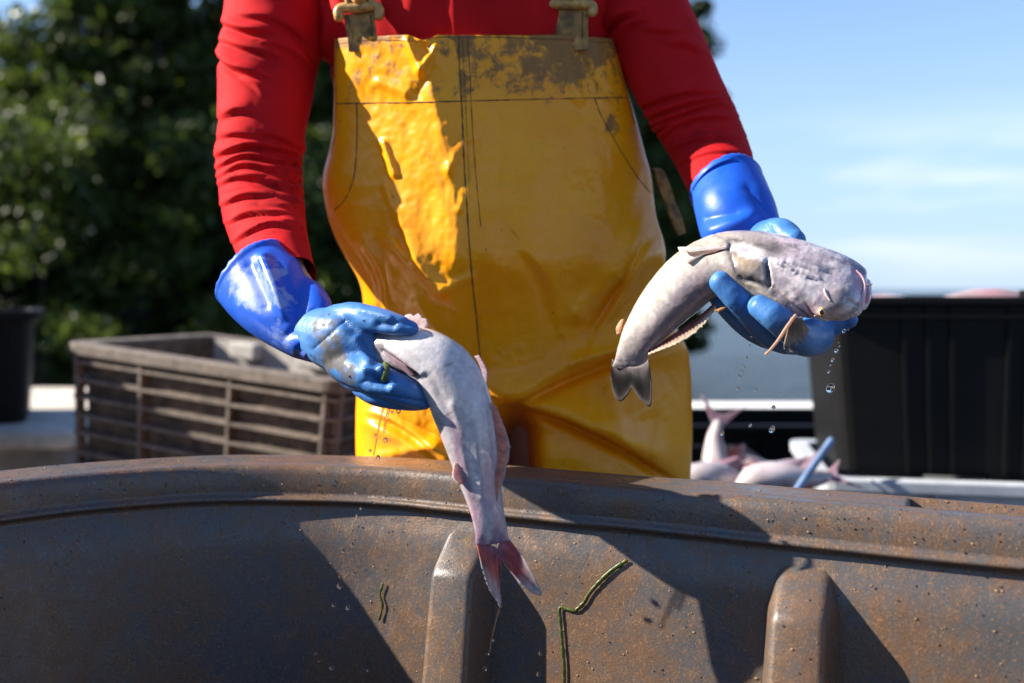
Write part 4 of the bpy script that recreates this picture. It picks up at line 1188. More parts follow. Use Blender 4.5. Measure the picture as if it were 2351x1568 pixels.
GR = glove_hand(
    [[(1695, 495, 1.075, 68, 56), (1745, 575, 1.06, 74, 56), (1800, 660, 1.05, 80, 50), (1835, 735, 1.035, 66, 46)],
     [(1735, 565, 1.055, 44), (1762, 545, 1.03, 41), (1796, 541, 1.005, 40), (1824, 552, .985, 27)],
     [(1868, 770, 1.03, 46), (1846, 780, .975, 38), (1812, 756, .935, 33), (1780, 727, .924, 34), (1745, 704, .930, 29)],
     [(1850, 775, 1.04, 40), (1785, 775, 1.0, 34), (1738, 735, .972, 32), (1698, 690, .956, 32), (1656, 648, .957, 27)],
     [(1840, 770, 1.055, 38), (1765, 772, 1.025, 30), (1712, 745, 1.0, 27), (1665, 698, .988, 26), (1638, 664, .985, 22)],
     [(1830, 750, 1.06, 40), (1770, 760, 1.035, 34), (1715, 738, 1.015, 28), (1680, 712, 1.005, 23)],
     [(1840, 745, 1.045, 40), (1890, 745, 1.045, 34), (1930, 738, 1.04, 28), (1950, 735, 1.035, 20)]],
    [(1667, 428, 1.124, 85, 88), (1676, 448, 1.114, 87, 88), (1690, 490, 1.086, 92, 84), (1706, 530, 1.07, 90, 74), (1735, 580, 1.058, 82, 64), (1760, 620, 1.05, 70, 52)],
    [(1800, 770, 40, 12, 10, .25), (1720, 730, 40, 12, 40, .2)], [(1800, 540, 20, 10, 0, .15)],
    dents=[((1735, 570), (1770, 520), 6, .0015, 'valley'), ((1790, 765), (1820, 730), 6, .0016, 'valleyg'), ((1802, 775), (1832, 742), 5, .0014, 'valleyg'), ((1700, 720), (1730, 680), 6, .0014, 'valleyg'), ((1760, 520), (1790, 560), 7, .0012, 'valleyg')],
    cuff_fold=[((1640, 530), (1720, 500), 18, .006, 'ridge'), ((1620, 500), (1690, 490), 16, .004, 'valley'), ((1720, 430), (1785, 510), 16, .004, 'valley')],
    cuff_dirt=[(1730, 440, 30, 40, 30, .30)], cuff_sheen=[(1650, 470, 16, 8, -30, .3)], lip_tilt=.003)

# ================================================================== FISH
def fin_sheet(name, base, tip, cols, parent, off, rays=0.0006, nrow=14, ncol=26, thick=.0008, jag=0.0, seed=0, mat='fin', colfn=None, bow=0.0):
    """thin fin between a base polyline and a tip polyline (world points); cols: colour stops base -> tip"""
    B, T = crom(np.asarray(base, float), ncol), crom(np.asarray(tip, float), ncol)
    rng = np.random.default_rng(seed)
    t = np.linspace(0, 1, nrow)
    jg = 1 - jag * rng.random(ncol)
    P = B[None] + (T - B)[None] * (t[:, None, None] * jg[None, :, None])
    n = np.cross(T[ncol // 2] - B[ncol // 2], B[-1] - B[0] + 1e-6); n /= np.linalg.norm(n) + 1e-9
    w = np.where(np.arange(ncol) % 2 == 0, 1, -1)
    P = P + n[None, None] * (w[None, :, None] * rays * (0.4 + 0.6 * t)[:, None, None])
    P = P + n[None, None] * (bow * np.sin(np.linspace(0, math.pi, ncol))[None, :, None] * t[:, None, None])
    C = np.stack([np.interp(t, np.linspace(0, 1, len(cols)), [c[k] for c in cols]) for k in range(3)], -1)
    CC = np.repeat(C[:, None], ncol, 1) * (0.86 + 0.28 * rng.random(ncol))[None, :, None]
    P = P.reshape(-1, 3); CC = CC.reshape(-1, 3)
    CC = CC * (1 + .25 * fbm(P, 260, 2, seed + 4)[:, None])
    F = [(i * ncol + j, i * ncol + j + 1, (i + 1) * ncol + j + 1, (i + 1) * ncol + j) for i in range(nrow - 1) for j in range(ncol - 1)]
    o = mesh(name, P - off, F, M[mat], parent, cols={'Col': np.clip(CC, 0, 1)})
    add_mod(o, 'SOLIDIFY', thickness=thick, offset=0)
    return o
def A(pts, Y):
    return [at(p[0], p[1], p[2] if len(p) > 2 else Y) for p in pts]

def fish_right():
    Y = .985
    rows = [(1987, 676, .943, 40, 14), (1977, 674, .944, 58, 24), (1950, 667, .947, 73, 36), (1900, 654, .951, 83, 46), (1840, 640, .957, 86, 54), (1780, 621, .965, 83, 56), (1720, 606, .974, 76, 56), (1660, 603, .983, 68, 54), (1600, 630, .988, 68, 50),
            (1550, 675, .99, 66, 46), (1505, 725, .99, 56, 38), (1470, 772, .99, 44, 28), (1454, 805, .99, 37, 20), (1449, 832, .99, 38, 13), (1447, 846, .99, 42, 6)]
    base = at(1720, 606, Y)
    root = empty('catfish', base)
    tag(root, 'curved catfish held belly up in the right-hand glove, head to the right, dark tail', 'fish', 'fish held in the gloves')
    V, F, S, TH = tube_geo([(*r[:3], r[3] * f_, r[4]) for r, f_ in zip(pxc(rows), [1.15] * 7 + [1.10, 1.04] + [1.0] * 6)], 300, 110, ref=(-.12, -1, .85), sq=2.35)
    q = to_px(V); fr = np.sin(TH)
    me_n = None
    wp = np.stack([fbm(V, 70, 4, 201), fbm(V, 70, 4, 202)], -1) * 9
    wq = np.stack([fbm(V, 150, 4, 203), fbm(V, 150, 4, 204)], -1) * 6
    lat = np.cos(TH)                         # across the body in the picture
    body = np.array([.42, .37, .35]); c = np.repeat(body[None], len(V), 0)
    # tail stalk greyer, flank mauve, upper rim of the body pale tan
    xs = q[:, 0]
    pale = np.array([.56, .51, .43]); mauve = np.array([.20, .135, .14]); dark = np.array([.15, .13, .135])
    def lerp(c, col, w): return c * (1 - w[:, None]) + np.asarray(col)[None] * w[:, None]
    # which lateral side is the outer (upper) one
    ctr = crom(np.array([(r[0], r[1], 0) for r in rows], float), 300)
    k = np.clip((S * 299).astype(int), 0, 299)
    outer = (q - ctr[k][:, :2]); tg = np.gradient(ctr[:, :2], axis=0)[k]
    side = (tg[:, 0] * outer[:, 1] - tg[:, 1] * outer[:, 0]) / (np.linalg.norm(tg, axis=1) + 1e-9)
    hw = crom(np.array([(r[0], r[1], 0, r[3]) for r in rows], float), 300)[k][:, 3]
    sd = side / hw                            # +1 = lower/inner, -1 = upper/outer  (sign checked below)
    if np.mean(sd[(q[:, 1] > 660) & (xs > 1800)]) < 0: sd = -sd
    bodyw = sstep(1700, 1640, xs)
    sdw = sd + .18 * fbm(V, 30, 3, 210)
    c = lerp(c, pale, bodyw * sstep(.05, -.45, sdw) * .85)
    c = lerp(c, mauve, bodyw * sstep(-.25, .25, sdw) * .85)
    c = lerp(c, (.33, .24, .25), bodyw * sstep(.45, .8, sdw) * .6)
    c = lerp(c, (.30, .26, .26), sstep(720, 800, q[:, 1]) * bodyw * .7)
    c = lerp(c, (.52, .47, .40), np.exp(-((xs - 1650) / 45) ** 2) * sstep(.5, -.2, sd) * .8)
    # head
    hd = sstep(1740, 1800, xs)
    c = lerp(c, (.76, .68, .68), hd * .95)
    c = lerp(c, (.60, .46, .52), hd * sstep(.0, .5, fbm(V, 45, 4, 220)) * .7)
    c = lerp(c, (.20, .17, .19), hd * sstep(.22, .5, fbm(V, 75, 5, 221)) * .6)
    c = lerp(c, (.16, .13, .15), hd * sstep(.10, .02, np.abs(fbm(V, 55, 4, 222))) * .45)
    G = (.15, .125, .11); K = (.04, .035, .04)
    for b in ((1712, 620, 46, 34, 20, G, .95, wp), (1764, 566, 34, 15, 15, G, .9, wp), (1682, 556, 22, 12, 10, K, .75, wq), (1600, 572, 40, 10, -8, G, .5, wq), (1716, 602, 30, 20, 20, (.42, .33, .22), .85, wq),
              (1722, 579, 42, 15, 18, (.88, .83, .80), 1.0, wq), (1752, 592, 30, 10, 18, (.88, .82, .80), 1.0, wq), (1706, 572, 10, 5, 10, (.62, .35, .42), .8, wq), (1764, 628, 6, 26, 15, K, .95, wq), (1735, 648, 36, 14, 25, (.10, .095, .10), .8, wp),
              (1745, 668, 36, 10, 32, (.60, .53, .40), .9, wq), (1775, 655, 26, 20, 30, (.32, .29, .30), .8, wq), (1780, 672, 10, 8, 0, K, .5, wq),
              (1925, 680, 34, 26, -20, (.17, .15, .155), .9, wp), (1905, 700, 20, 14, 0, (.26, .22, .22), .5, wp), (1958, 604, 30, 10, 25, (.17, .15, .19), .85, wq), (1880, 612, 40, 9, 12, (.20, .16, .19), .75, wq), (1900, 590, 34, 6, 14, (.30, .22, .27), .6, wq), (1830, 668, 26, 5, 30, (.40, .26, .30), .6, wq), (1850, 655, 30, 18, 20, (.84, .78, .76), .5, wp), (1960, 712, 16, 8, -40, (.14, .12, .12), .7, wq), (1850, 590, 50, 12, 10, (.52, .42, .47), .6, wp),
              (1972, 640, 18, 34, 8, (.52, .30, .40), .8, wq), (1986, 678, 8, 26, 12, (.50, .07, .10), .95, wq), (1960, 622, 10, 8, 0, (.42, .10, .26), .7, wq), (1930, 640, 30, 12, 10, (.58, .46, .55), .6, wq), (1985, 618, 8, 14, 10, (.16, .14, .16), .8, wq),
              (1880, 690, 6, 26, 10, (.55, .40, .45), .7, wq), (1935, 725, 26, 12, -15, (.30, .23, .22), .7, wq), (1862, 705, 8, 20, -10, (.42, .22, .26), .5, wq)):
        c = blob(c, q, *b[:6], b[6], b[7], .45)
    # white ridges and dark grooves along the throat
    groove = np.zeros(len(V))
    for (a, b_, w, h, col) in (((1782, 600), (1880, 640), 3.5, .0014, (.72, .66, .70)), ((1790, 590), (1900, 622), 3, .0012, (.70, .62, .68)), ((1785, 612), (1850, 636), 3, .0012, (.74, .68, .70))):
        r, sg, t = seg_dist(q + wq * .4, a, b_)
        w_ = np.exp(-(r / w) ** 2); groove += h * w_; c = lerp(c, col, w_ * .9)
    for (a, b_, w, h, col) in (((1786, 606), (1880, 646), 2.5, .0012, K), ((1800, 602), (1910, 630), 2, .001, (.16, .13, .15)), ((1762, 600), (1766, 655), 5, .004, K), ((1640, 540), (1750, 556), 3, .001, (.3, .26, .24)), ((1775, 660), (1850, 725), 4, .0015, (.3, .22, .22)), ((1850, 700), (1872, 730), 3, .0012, (.4, .2, .25)),
                               ((1670, 565), (1700, 640), 4, .001, G), ((1700, 640), (1760, 655), 5, .0025, K), ((1940, 690), (1975, 700), 4, .0015, (.3, .2, .2))):
        r, sg, t = seg_dist(q + wq * .5, a, b_)
        w_ = np.exp(-(r / w) ** 2); groove -= h * w_; c = lerp(c, col, w_ * .8)
    c = c * (1 + .22 * fbm(V, 330, 3, 230)[:, None])
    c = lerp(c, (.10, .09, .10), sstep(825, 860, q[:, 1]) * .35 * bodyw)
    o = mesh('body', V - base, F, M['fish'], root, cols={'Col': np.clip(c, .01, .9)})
    N = normals(o.data)
    d = groove * (N[:, 1] < .3)
    d += .0035 * np.exp(-(((q[:, 0] - 1888) / 16) ** 2 + ((q[:, 1] - 716) / 12) ** 2))
    d += .004 * np.exp(-(((q[:, 0] - 1925) / 26) ** 2 + ((q[:, 1] - 690) / 24) ** 2))
    d += .003 * np.exp(-(((q[:, 0] - 1725) / 40) ** 2 + ((q[:, 1] - 610) / 30) ** 2)) 
    d += .0003 * fbm(V, 60, 3, 240) * hd + .0002 * fbm(V, 150, 3, 241)
    set_coords(o.data, V - base + N * d[:, None])
    bv = BVHTree.FromPolygons([tuple(v) for v in coords(o.data) + base], [tuple(p.vertices) for p in o.data.polygons])
    def on(px, py, lift=0.0):
        h, n = cast(bv, px, py, lift)
        if h is None:
            nr_ = bv.find_nearest(Vector(at(px, py, .945))); h = np.array(nr_[0] + nr_[1] * lift)
        return h
    # eye
    e0 = on(1887, 716); n_ = cast(bv, 1887, 716)[1]; n_ = np.array([0, -1, 0]) if n_ is None else n_
    for (nm, r, lift, mt) in (('eye', .0047, -.0012, 'eyewhite'), ('pupil', .0030, .0010, 'pupil')):
        cc = e0 + n_ * lift - base
        EV, EF, _, _ = tube_geo([(*(cc - n_ * r * .3), r, r * .8), (*(cc + n_ * r * .25), r * .9, r * .72)], 4, 18, ref=(1, 0, 0.2))
        mesh(nm, EV, EF, M[mt], root)
    fin_sheet('tail_fin', A([(1406, 824, 1.0), (1414, 832, .996), (1425, 838, .992), (1440, 842, .988), (1450, 842, .985), (1458, 842, .983), (1472, 838, .981), (1482, 832, .979), (1489, 824, .977)], Y), A([(1402, 868, 1.006), (1412, 905, 1.0), (1428, 921, .995), (1448, 902, .988), (1455, 888, .985), (1464, 902, .980), (1482, 925, .974), (1497, 930, .968), (1496, 878, .966)], Y), [(.24, .20, .20), (.12, .10, .10), (.03, .027, .027), (.012, .011, .011), (.012, .011, .011), (.03, .026, .025), (.15, .12, .11)], root, base, seed=5, ncol=34, bow=.004, rays=.0004)
    fin_sheet('anal_fin', A([(1640, 696, .972), (1596, 733, .972), (1545, 768, .974), (1490, 806, .98)], Y), A([(1645, 708, .966), (1606, 758, .964), (1552, 792, .968), (1488, 815, .976)], Y), [(.22, .07, .07), (.30, .08, .07), (.62, .46, .34), (.70, .62, .48)], root, base, seed=6, ncol=44, jag=.12)
    fin_sheet('adipose_fin', A([(1434, 734, 1.003), (1430, 748, 1.003), (1426, 766, 1.003)], Y), A([(1429, 733, 1.006), (1416, 752, 1.006), (1418, 768, 1.006)], Y), [(.40, .20, .10), (.75, .42, .18), (.82, .62, .45)], root, base, seed=7, ncol=12, thick=.003)
    fin_sheet('pelvic_fin', [on(1672, 558, .001), on(1674, 566, .001), on(1668, 574, .001)], [on(1552, 572, .003), on(1562, 576, .004), on(1590, 584, .002)], [(.60, .52, .52), (.62, .56, .55), (.66, .60, .55)], root, base, seed=8, ncol=12, thick=.0016)
    fin_sheet('pelvic_fin', [on(1668, 570, .0008), on(1664, 574, .0008), on(1650, 578, .0008)], [on(1580, 580, .002), on(1584, 588, .002), on(1600, 592, .001)], [(.30, .16, .13), (.22, .12, .10), (.15, .11, .10)], root, base, seed=9, ncol=10, thick=.0012)
    # pectoral fin: stout spine and a frayed fan of rays
    thin_tube('fin_spine', [p - base for p in A([(1826, 724, .905), (1806, 752, .898), (1786, 782, .895), (1766, 806, .895), (1760, 812, .895)], Y)], [.0014, .0017, .0014, .0012, .0017], M['fin'], root, nr=30, ns=10)
    fin_sheet('pectoral_fin', A([(1816, 728, .906), (1828, 729, .906), (1840, 727, .908)], Y), A([(1794, 810, .896), (1812, 808, .896), (1832, 802, .898), (1848, 788, .90), (1860, 762, .904)], Y), [(.50, .36, .28), (.42, .27, .18), (.55, .38, .26), (.62, .48, .36)], root, base, seed=10, ncol=30, jag=.30, rays=.0011)
    set_one(root, 'fin_spine', (.60, .42, .30))
    # lips and barbels round the mouth
    def hug(name, pts, r, col, lift=.0006, nr=26):
        p = [on(x, y, lift) - base for x, y in pts]
        b = thin_tube(name, p, np.asarray(r), M['fish'], root, nr=nr, ns=8)
        set_col(b.data, 'Col', np.repeat([col], len(b.data.vertices), 0))
    hug('lip', [(1966, 622), (1978, 636), (1984, 655), (1980, 680), (1970, 702)], [.0006, .0014, .0016, .0014, .0006], (.62, .40, .44))
    hug('barbel', [(1872, 724), (1895, 733), (1915, 738), (1928, 742)], [.0010, .0013, .0011, .0006], (.55, .44, .32))
    hug('barbel', [(1928, 742), (1940, 736), (1955, 726)], [.0006, .0011, .0006], (.60, .46, .33))
    hug('barbel', [(1905, 690), (1896, 676), (1892, 664)], [.0008, .0012, .0006], (.60, .48, .48))
    p = [x - base for x in A(((1992, 655, .936), (2004, 652, .934)), Y)]
    b = thin_tube('barbel', p, np.array([.0012, .0003]), M['fin'], root, nr=8, ns=6)
    set_col(b.data, 'Col', np.repeat([[.30, .22, .20]], len(b.data.vertices), 0))
    # fins tucked under the fingers
    fin_sheet('fin_scrap', A([(1655, 708, .962), (1668, 706, .960)], Y), A([(1642, 712, .958), (1650, 716, .957)], Y), [(.40, .22, .10), (.62, .36, .16)], root, base, seed=12, ncol=6, thick=.002)
    return root
def set_one(root, name, col):
    for o in bpy.data.objects:
        if o.parent == root and o.name.split('.')[0] == name: set_col(o.data, 'Col', np.repeat([col], len(o.data.vertices), 0))
fish_right()

def fish_left():
    rows = [(846, 792, .95, 26, 24), (872, 797, .942, 42, 36), (915, 803, .93, 52, 46), (965, 812, .918, 60, 52), (1015, 843, .91, 68, 55), (1047, 895, .906, 72, 54), (1066, 950, .903, 70, 50), (1082, 1010, .90, 62, 44), (1095, 1068, .898, 54, 38),
            (1107, 1125, .896, 44, 30), (1119, 1178, .894, 38, 22), (1127, 1215, .893, 37, 15), (1131, 1244, .892, 39, 6)]
    base = at(1047, 895, .906)
    root = empty('catfish', base)
    tag(root, 'pale lilac catfish hanging tail down from the left-hand glove over the tub', 'fish', 'fish held in the gloves')
    V, F, S, TH = tube_geo(pxc(rows), 300, 110)
    q = to_px(V)
    def lerp(c, col, w): return c * (1 - w[:, None]) + np.asarray(col)[None] * w[:, None]
    wp = np.stack([fbm(V, 60, 4, 301), fbm(V, 60, 4, 302)], -1) * 7
    c = np.repeat(np.array([[.60, .575, .60]]), len(V), 0)
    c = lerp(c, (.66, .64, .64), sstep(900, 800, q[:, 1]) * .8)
    grain = fbm(np.stack([V[:, 0] * 3, V[:, 1], V[:, 2] * .6], -1), 40, 4, 303)
    c = lerp(c, (.46, .37, .46), sstep(.05, .5, grain) * sstep(860, 960, q[:, 1]) * .75)
    ctr = crom(np.array([(r[0], r[1], 0) for r in rows], float), 300)
    k = np.clip((S * 299).astype(int), 0, 299); hw = crom(np.array([(r[0], r[1], 0, r[3]) for r in rows], float), 300)[k][:, 3]
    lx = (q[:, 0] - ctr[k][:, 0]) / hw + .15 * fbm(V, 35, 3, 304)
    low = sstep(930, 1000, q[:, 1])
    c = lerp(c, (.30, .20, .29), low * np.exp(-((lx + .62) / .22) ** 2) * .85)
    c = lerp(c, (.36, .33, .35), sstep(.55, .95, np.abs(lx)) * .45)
    c = lerp(c, (.36, .31, .34), sstep(.25, .6, fbm(V, 38, 4, 312)) * .22)
    c = lerp(c, (.66, .64, .66), low * np.exp(-((lx + .12) / .12) ** 2) * .6)
    c = lerp(c, (.48, .42, .48), low * np.exp(-((lx - .12) / .07) ** 2) * .6)
    c = lerp(c, (.50, .36, .42), low * np.exp(-((lx - .6) / .25) ** 2) * .5)
    c = lerp(c, (.46, .27, .36), sstep(1120, 1200, q[:, 1]) * .55 * sstep(-.6, .4, fbm(V, 60, 3, 306)))
    c = lerp(c, (.30, .20, .30), sstep(1205, 1240, q[:, 1]) * sstep(0, .3, fbm(V, 90, 3, 307)) * .8)
    c = blob(c, q, 862, 790, 22, 30, 0, (.16, .14, .16), .9, wp)  # shade in the gap between hand and fish, painted into the colour
    c = blob(c, q, 1030, 838, 12, 3, -20, (.35, .25, .22), .8, wp * .4)
    c = blob(c, q, 1030, 950, 16, 2.5, -30, (.22, .16, .16), .9, wp * .8)
    c = blob(c, q, 1040, 985, 20, 2.5, 60, (.35, .25, .32), .7, wp * .8)
    c = blob(c, q, 1080, 880, 18, 40, -20, (.66, .60, .66), .6, wp)
    c = blob(c, q, 915, 835, 45, 16, 30, (.44, .34, .38), .8, wp * .6)
    c = blob(c, q, 940, 850, 30, 6, 32, (.22, .15, .17), .8, wp * .4)
    c = c * (1 + .16 * fbm(V, 300, 3, 308)[:, None])
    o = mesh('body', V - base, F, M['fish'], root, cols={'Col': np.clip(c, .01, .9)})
    N = normals(o.data)
    d = .0006 * fbm(V, 40, 2, 310) + creases(V, q, [((878, 806), (958, 862), 7, .004, 'valley'), ((890, 798), (968, 856), 8, .003, 'ridge'), ((990, 860), (1095, 1090), 9, .0008, 'valleyg'), ((1085, 900), (1108, 1140), 9, .0010, 'ridge'), ((1040, 930), (1075, 1090), 10, .0010, 'ridge')]) * (N[:, 1] < .3)
    set_coords(o.data, V - base + N * d[:, None])
    bv = BVHTree.FromPolygons([tuple(v) for v in coords(o.data) + base], [tuple(p.vertices) for p in o.data.polygons])
    def on(px, py, lift=0.0):
        h, n = cast(bv, px, py, lift); return h if h is not None else at(px, py, .9)
    red, wht = (.56, .17, .16), (.66, .61, .61)
    fin_sheet('tail_fin', A([(1092, 1236), (1108, 1246), (1125, 1252), (1140, 1258), (1150, 1284)], .8925), A([(1107, 1305), (1122, 1350), (1140, 1378), (1150, 1394), (1149, 1340)], .887), [(.40, .20, .26), red, (.58, .20, .16), (.62, .50, .48), wht], root, base, seed=21, ncol=26, nrow=22, bow=.003)
    fin_sheet('tail_fin', A([(1150, 1284), (1143, 1258), (1150, 1244), (1160, 1240), (1168, 1236)], .8925), A([(1196, 1340), (1222, 1362), (1243, 1368), (1232, 1338), (1205, 1285)], .884), [(.40, .20, .26), red, (.52, .13, .13), (.60, .46, .45), wht], root, base, seed=22, ncol=26, nrow=22, bow=-.003)
    fin_sheet('anal_fin', A([(1124, 925, .89), (1136, 985, .888), (1142, 1050, .888), (1136, 1105, .889), (1134, 1150, .89)], .9), A([(1140, 935, .89), (1166, 1000, .884), (1172, 1035, .882), (1160, 1090, .884), (1140, 1158, .888)], .9), [(.56, .34, .36), (.72, .30, .20), (.74, .38, .26), (.62, .50, .52)], root, base, seed=23, ncol=50, nrow=12, jag=.1)
    fin_sheet('pelvic_fin', A([(1090, 818, .892), (1100, 835, .888), (1110, 862, .886)], .9), A([(1100, 816, .89), (1118, 850, .884), (1117, 878, .884)], .9), [(.55, .42, .48), (.60, .42, .46), (.52, .38, .44)], root, base, seed=24, ncol=16, thick=.0014)
    fin_sheet('adipose_fin', A([(1056, 1062, .89), (1060, 1085, .89), (1066, 1108, .89)], .9), A([(1044, 1064, .886), (1040, 1092, .885), (1052, 1112, .887)], .9), [(.50, .30, .34), (.62, .34, .32), (.64, .48, .48)], root, base, seed=25, ncol=14, thick=.0022)
    fin_sheet('pectoral_fin', [on(880, 803, .001), on(895, 825, .001), on(912, 838, .001)], [on(940, 838, .003), on(962, 862, .004), on(950, 862, .002)], [(.52, .42, .46), (.40, .28, .33), (.26, .18, .20)], root, base, seed=26, ncol=14, thick=.0014)
    fin_sheet('dorsal_fin', A([(925, 742, .93), (950, 752, .925), (972, 762, .92)], .92), A([(932, 722, .935), (962, 720, .93), (988, 738, .925)], .92), [(.66, .50, .50), (.70, .52, .50), (.74, .62, .60)], root, base, seed=27, ncol=14, thick=.002, jag=.25)
    return root
fish_left()

def simple_fish(label, pts, group, tint=(.60, .55, .56), tail=True, ref=(0, -1, .4), seed=0):
    """small background fish: world points (x, y, z, half width, half depth) snout to tail"""
    base = np.array(pts[len(pts) // 2][:3]); root = empty('catfish', base)
    tag(root, label, 'fish', group)
    pts = [(*p_[:3], p_[3] * .82, p_[4] * .82) for p_ in pts]
    V, F, S, TH = tube_geo(pts, 60, 28, ref)
    c = .8 * np.repeat([tint], len(V), 0) * (1 + .35 * fbm(V, 25, 3, seed)[:, None])
    w = sstep(.15, .6, fbm(V, 14, 3, seed + 5))[:, None]
    c = c * (1 - w * .6) + np.array([[.50, .22, .26]]) * w * .6
    mesh('body', V - base, F, M['fish'], root, cols={'Col': np.clip(c, .02, .9)})
    e, p = np.array(pts[-1][:3]), np.array(pts[-2][:3]); t = (e - p) / np.linalg.norm(e - p); r = np.asarray(ref, float); u = np.cross(t, r); u /= np.linalg.norm(u)
    if tail:
        w_ = pts[-1][3]
        fin_sheet('tail_fin', [e - u * w_, e, e + u * w_], [e - u * .045 + t * .05, e + t * .022, e + u * .045 + t * .05], [(.55, .40, .46), (.50, .30, .36), (.48, .36, .42)], root, base, seed=seed, ncol=16)
    k = np.array(pts[len(pts) // 2][:3]); hw = pts[len(pts) // 2][3]
    fin_sheet('pectoral_fin', [k + u * hw * .8, k + u * hw * .8 + t * .03], [k + u * (hw + .03) + t * .02, k + u * (hw + .02) + t * .05], [(.62, .22, .16), (.66, .30, .22), (.6, .5, .5)], root, base, seed=seed + 1, ncol=10)
    return root
def heap():
    g = 'fish heaped in the long black crate'
    def p(px, py, Y, hw, hd=None): return (*at(px, py, Y), hw, hd or hw)
    simple_fish('white fish standing tail up in the crate beside the yellow waders', [p(1655, 1190, 1.85, .02), p(1650, 1120, 1.87, .036), p(1643, 1060, 1.89, .032), p(1640, 1010, 1.90, .020), p(1648, 975, 1.91, .013)], g, (.66, .62, .62), seed=41)
    simple_fish('pale fish with orange fin lying at the foot of the tail-up fish', [p(1560, 1110, 1.70, .02), p(1600, 1098, 1.70, .032), p(1650, 1100, 1.71, .034), p(1710, 1125, 1.72, .022)], g, (.64, .58, .60), tail=False, ref=(0, -.5, 1), seed=42)
    simple_fish('pink fish lying on its side next to the blue pipe', [p(1700, 1125, 1.66, .018), p(1735, 1100, 1.66, .030), p(1790, 1096, 1.66, .032), p(1850, 1100, 1.66, .022), p(1900, 1095, 1.67, .012)], g, (.68, .60, .62), tail=True, ref=(0, -.5, 1), seed=43)
    simple_fish('dark pink fish wedged behind the others in the long crate', [p(1620, 1100, 2.0, .03), p(1690, 1075, 2.0, .034), p(1760, 1085, 2.0, .026), p(1800, 1100, 2.0, .016)], g, (.42, .30, .34), ref=(0, -.5, 1), seed=44)
    simple_fish('grey fish at the bottom of the long crate under the pile', [p(1580, 1180, 1.75, .03), p(1680, 1160, 1.75, .04), p(1790, 1165, 1.75, .03), p(1850, 1170, 1.76, .016)], g, (.45, .40, .42), ref=(0, -.5, 1), seed=45)
    simple_fish('small pink fish crossing the foot of the tail-up fish', [p(1690, 1060, 1.80, .012), p(1665, 1078, 1.78, .022), p(1630, 1092, 1.76, .024), p(1595, 1098, 1.75, .014)], g, (.62, .38, .38), ref=(0, -.6, 1), seed=51)
    simple_fish('mauve fish with its head propped on the crate side near the pipe', [p(1850, 1062, 1.80, .014), p(1820, 1078, 1.79, .024), p(1775, 1090, 1.78, .026), p(1735, 1100, 1.77, .014)], g, (.46, .34, .40), tail=False, ref=(0, -.6, 1), seed=52)
    simple_fish('thin reddish fish lying across the pink one beside the pipe', [p(1715, 1078, 1.70, .008), p(1750, 1086, 1.69, .014), p(1800, 1088, 1.68, .014), p(1835, 1082, 1.68, .008)], g, (.60, .30, .30), ref=(0, -.6, 1), seed=53)
    g2 = 'fish heaped in the big black crate'
    def w(x, y, z, a, b=None): return (x, y, z, a, b or a)
    zt = at(2150, 684, 1.72)[2]
    simple_fish('pink fish showing above the rim of the big black crate at far right', [w(.83, 1.95, zt - .02, .02), w(.90, 1.94, zt - .008, .028), w(.97, 1.93, zt - .010, .028), w(1.04, 1.92, zt - .03, .018)], g2, (.66, .50, .50), ref=(0, -.3, 1), seed=46)
    simple_fish('pale fish just breaking the rim line of the big black crate, middle', [w(.68, 2.02, zt - .035, .018), w(.74, 2.0, zt - .014, .024), w(.80, 2.0, zt - .024, .024), w(.87, 2.05, zt - .05, .016)], g2, (.55, .48, .50), ref=(0, -.3, 1), seed=47)
    simple_fish('fish at the left end of the big black crate with one fin poking up', [w(.58, 1.9, zt - .06, .02), w(.64, 1.95, zt - .024, .026), w(.70, 2.0, zt - .05, .024), w(.74, 2.05, zt - .06, .014)], g2, (.58, .50, .52), ref=(0, -.3, 1), seed=48)
    simple_fish('fish at the right end of the big black crate behind the corner lug', [w(1.0, 2.06, zt - .05, .02), w(1.06, 2.02, zt - .018, .026), w(1.12, 1.99, zt - .03, .022)], g2, (.52, .44, .46), tail=False, ref=(0, -.3, 1), seed=49)
heap()
bp = thin_tube('water_pipe', A([(1908, 1012, 1.73), (1885, 1045, 1.68), (1848, 1098, 1.60), (1800, 1170, 1.54)], 1.7), .0062, M['bluepipe'], nr=24, ns=14)
tag(bp, 'pale blue plastic pipe leaning against the big black crate', 'pipe')

# ================================================================== SMALL THINGS
def weed(pts, r, label, bvh, lift=.002, name='weed_strand', n=50, cat='weed'):
    L = surf_line(bvh, pts, lift, n)
    base = L[0].copy()
    rr = r * (0.8 + 0.5 * np.abs(vnoise(L, 180, 9))); rr[-1] *= .4; rr[0] *= .4
    V, F, _, _ = tube_geo(np.concatenate([L - base, rr[:, None], rr[:, None] * .45], 1), n * 2, 8, ref=(0.13, -.97, .2))
    o = mesh(name, V, F, M['weed']); o.location = base
    return tag(o, label, cat)
weed([(1442, 1286), (1415, 1303), (1392, 1322), (1372, 1342), (1355, 1362), (1342, 1384), (1322, 1403)], .0021, 'thick upper piece of green weed stem stuck to the tub wall', TUB_BVH)
weed([(1324, 1402), (1305, 1398), (1287, 1396), (1289, 1430), (1293, 1480), (1297, 1530), (1297, 1600)], .0017, 'long bent green weed stem running down the tub wall', TUB_BVH)
weed([(882, 1338), (874, 1365), (880, 1390), (872, 1424)], .0013, 'small curled scrap of green weed on the tub wall, left of the fish', TUB_BVH)
GL_BVH = BVHTree.FromPolygons([tuple(v) for v in coords(GL.data) + PO], [tuple(p.vertices) for p in GL.data.polygons])
weed([(880, 831), (884, 850), (883, 876)], .0026, 'short sprig of green weed lying on the left-hand glove', GL_BVH, n=14)

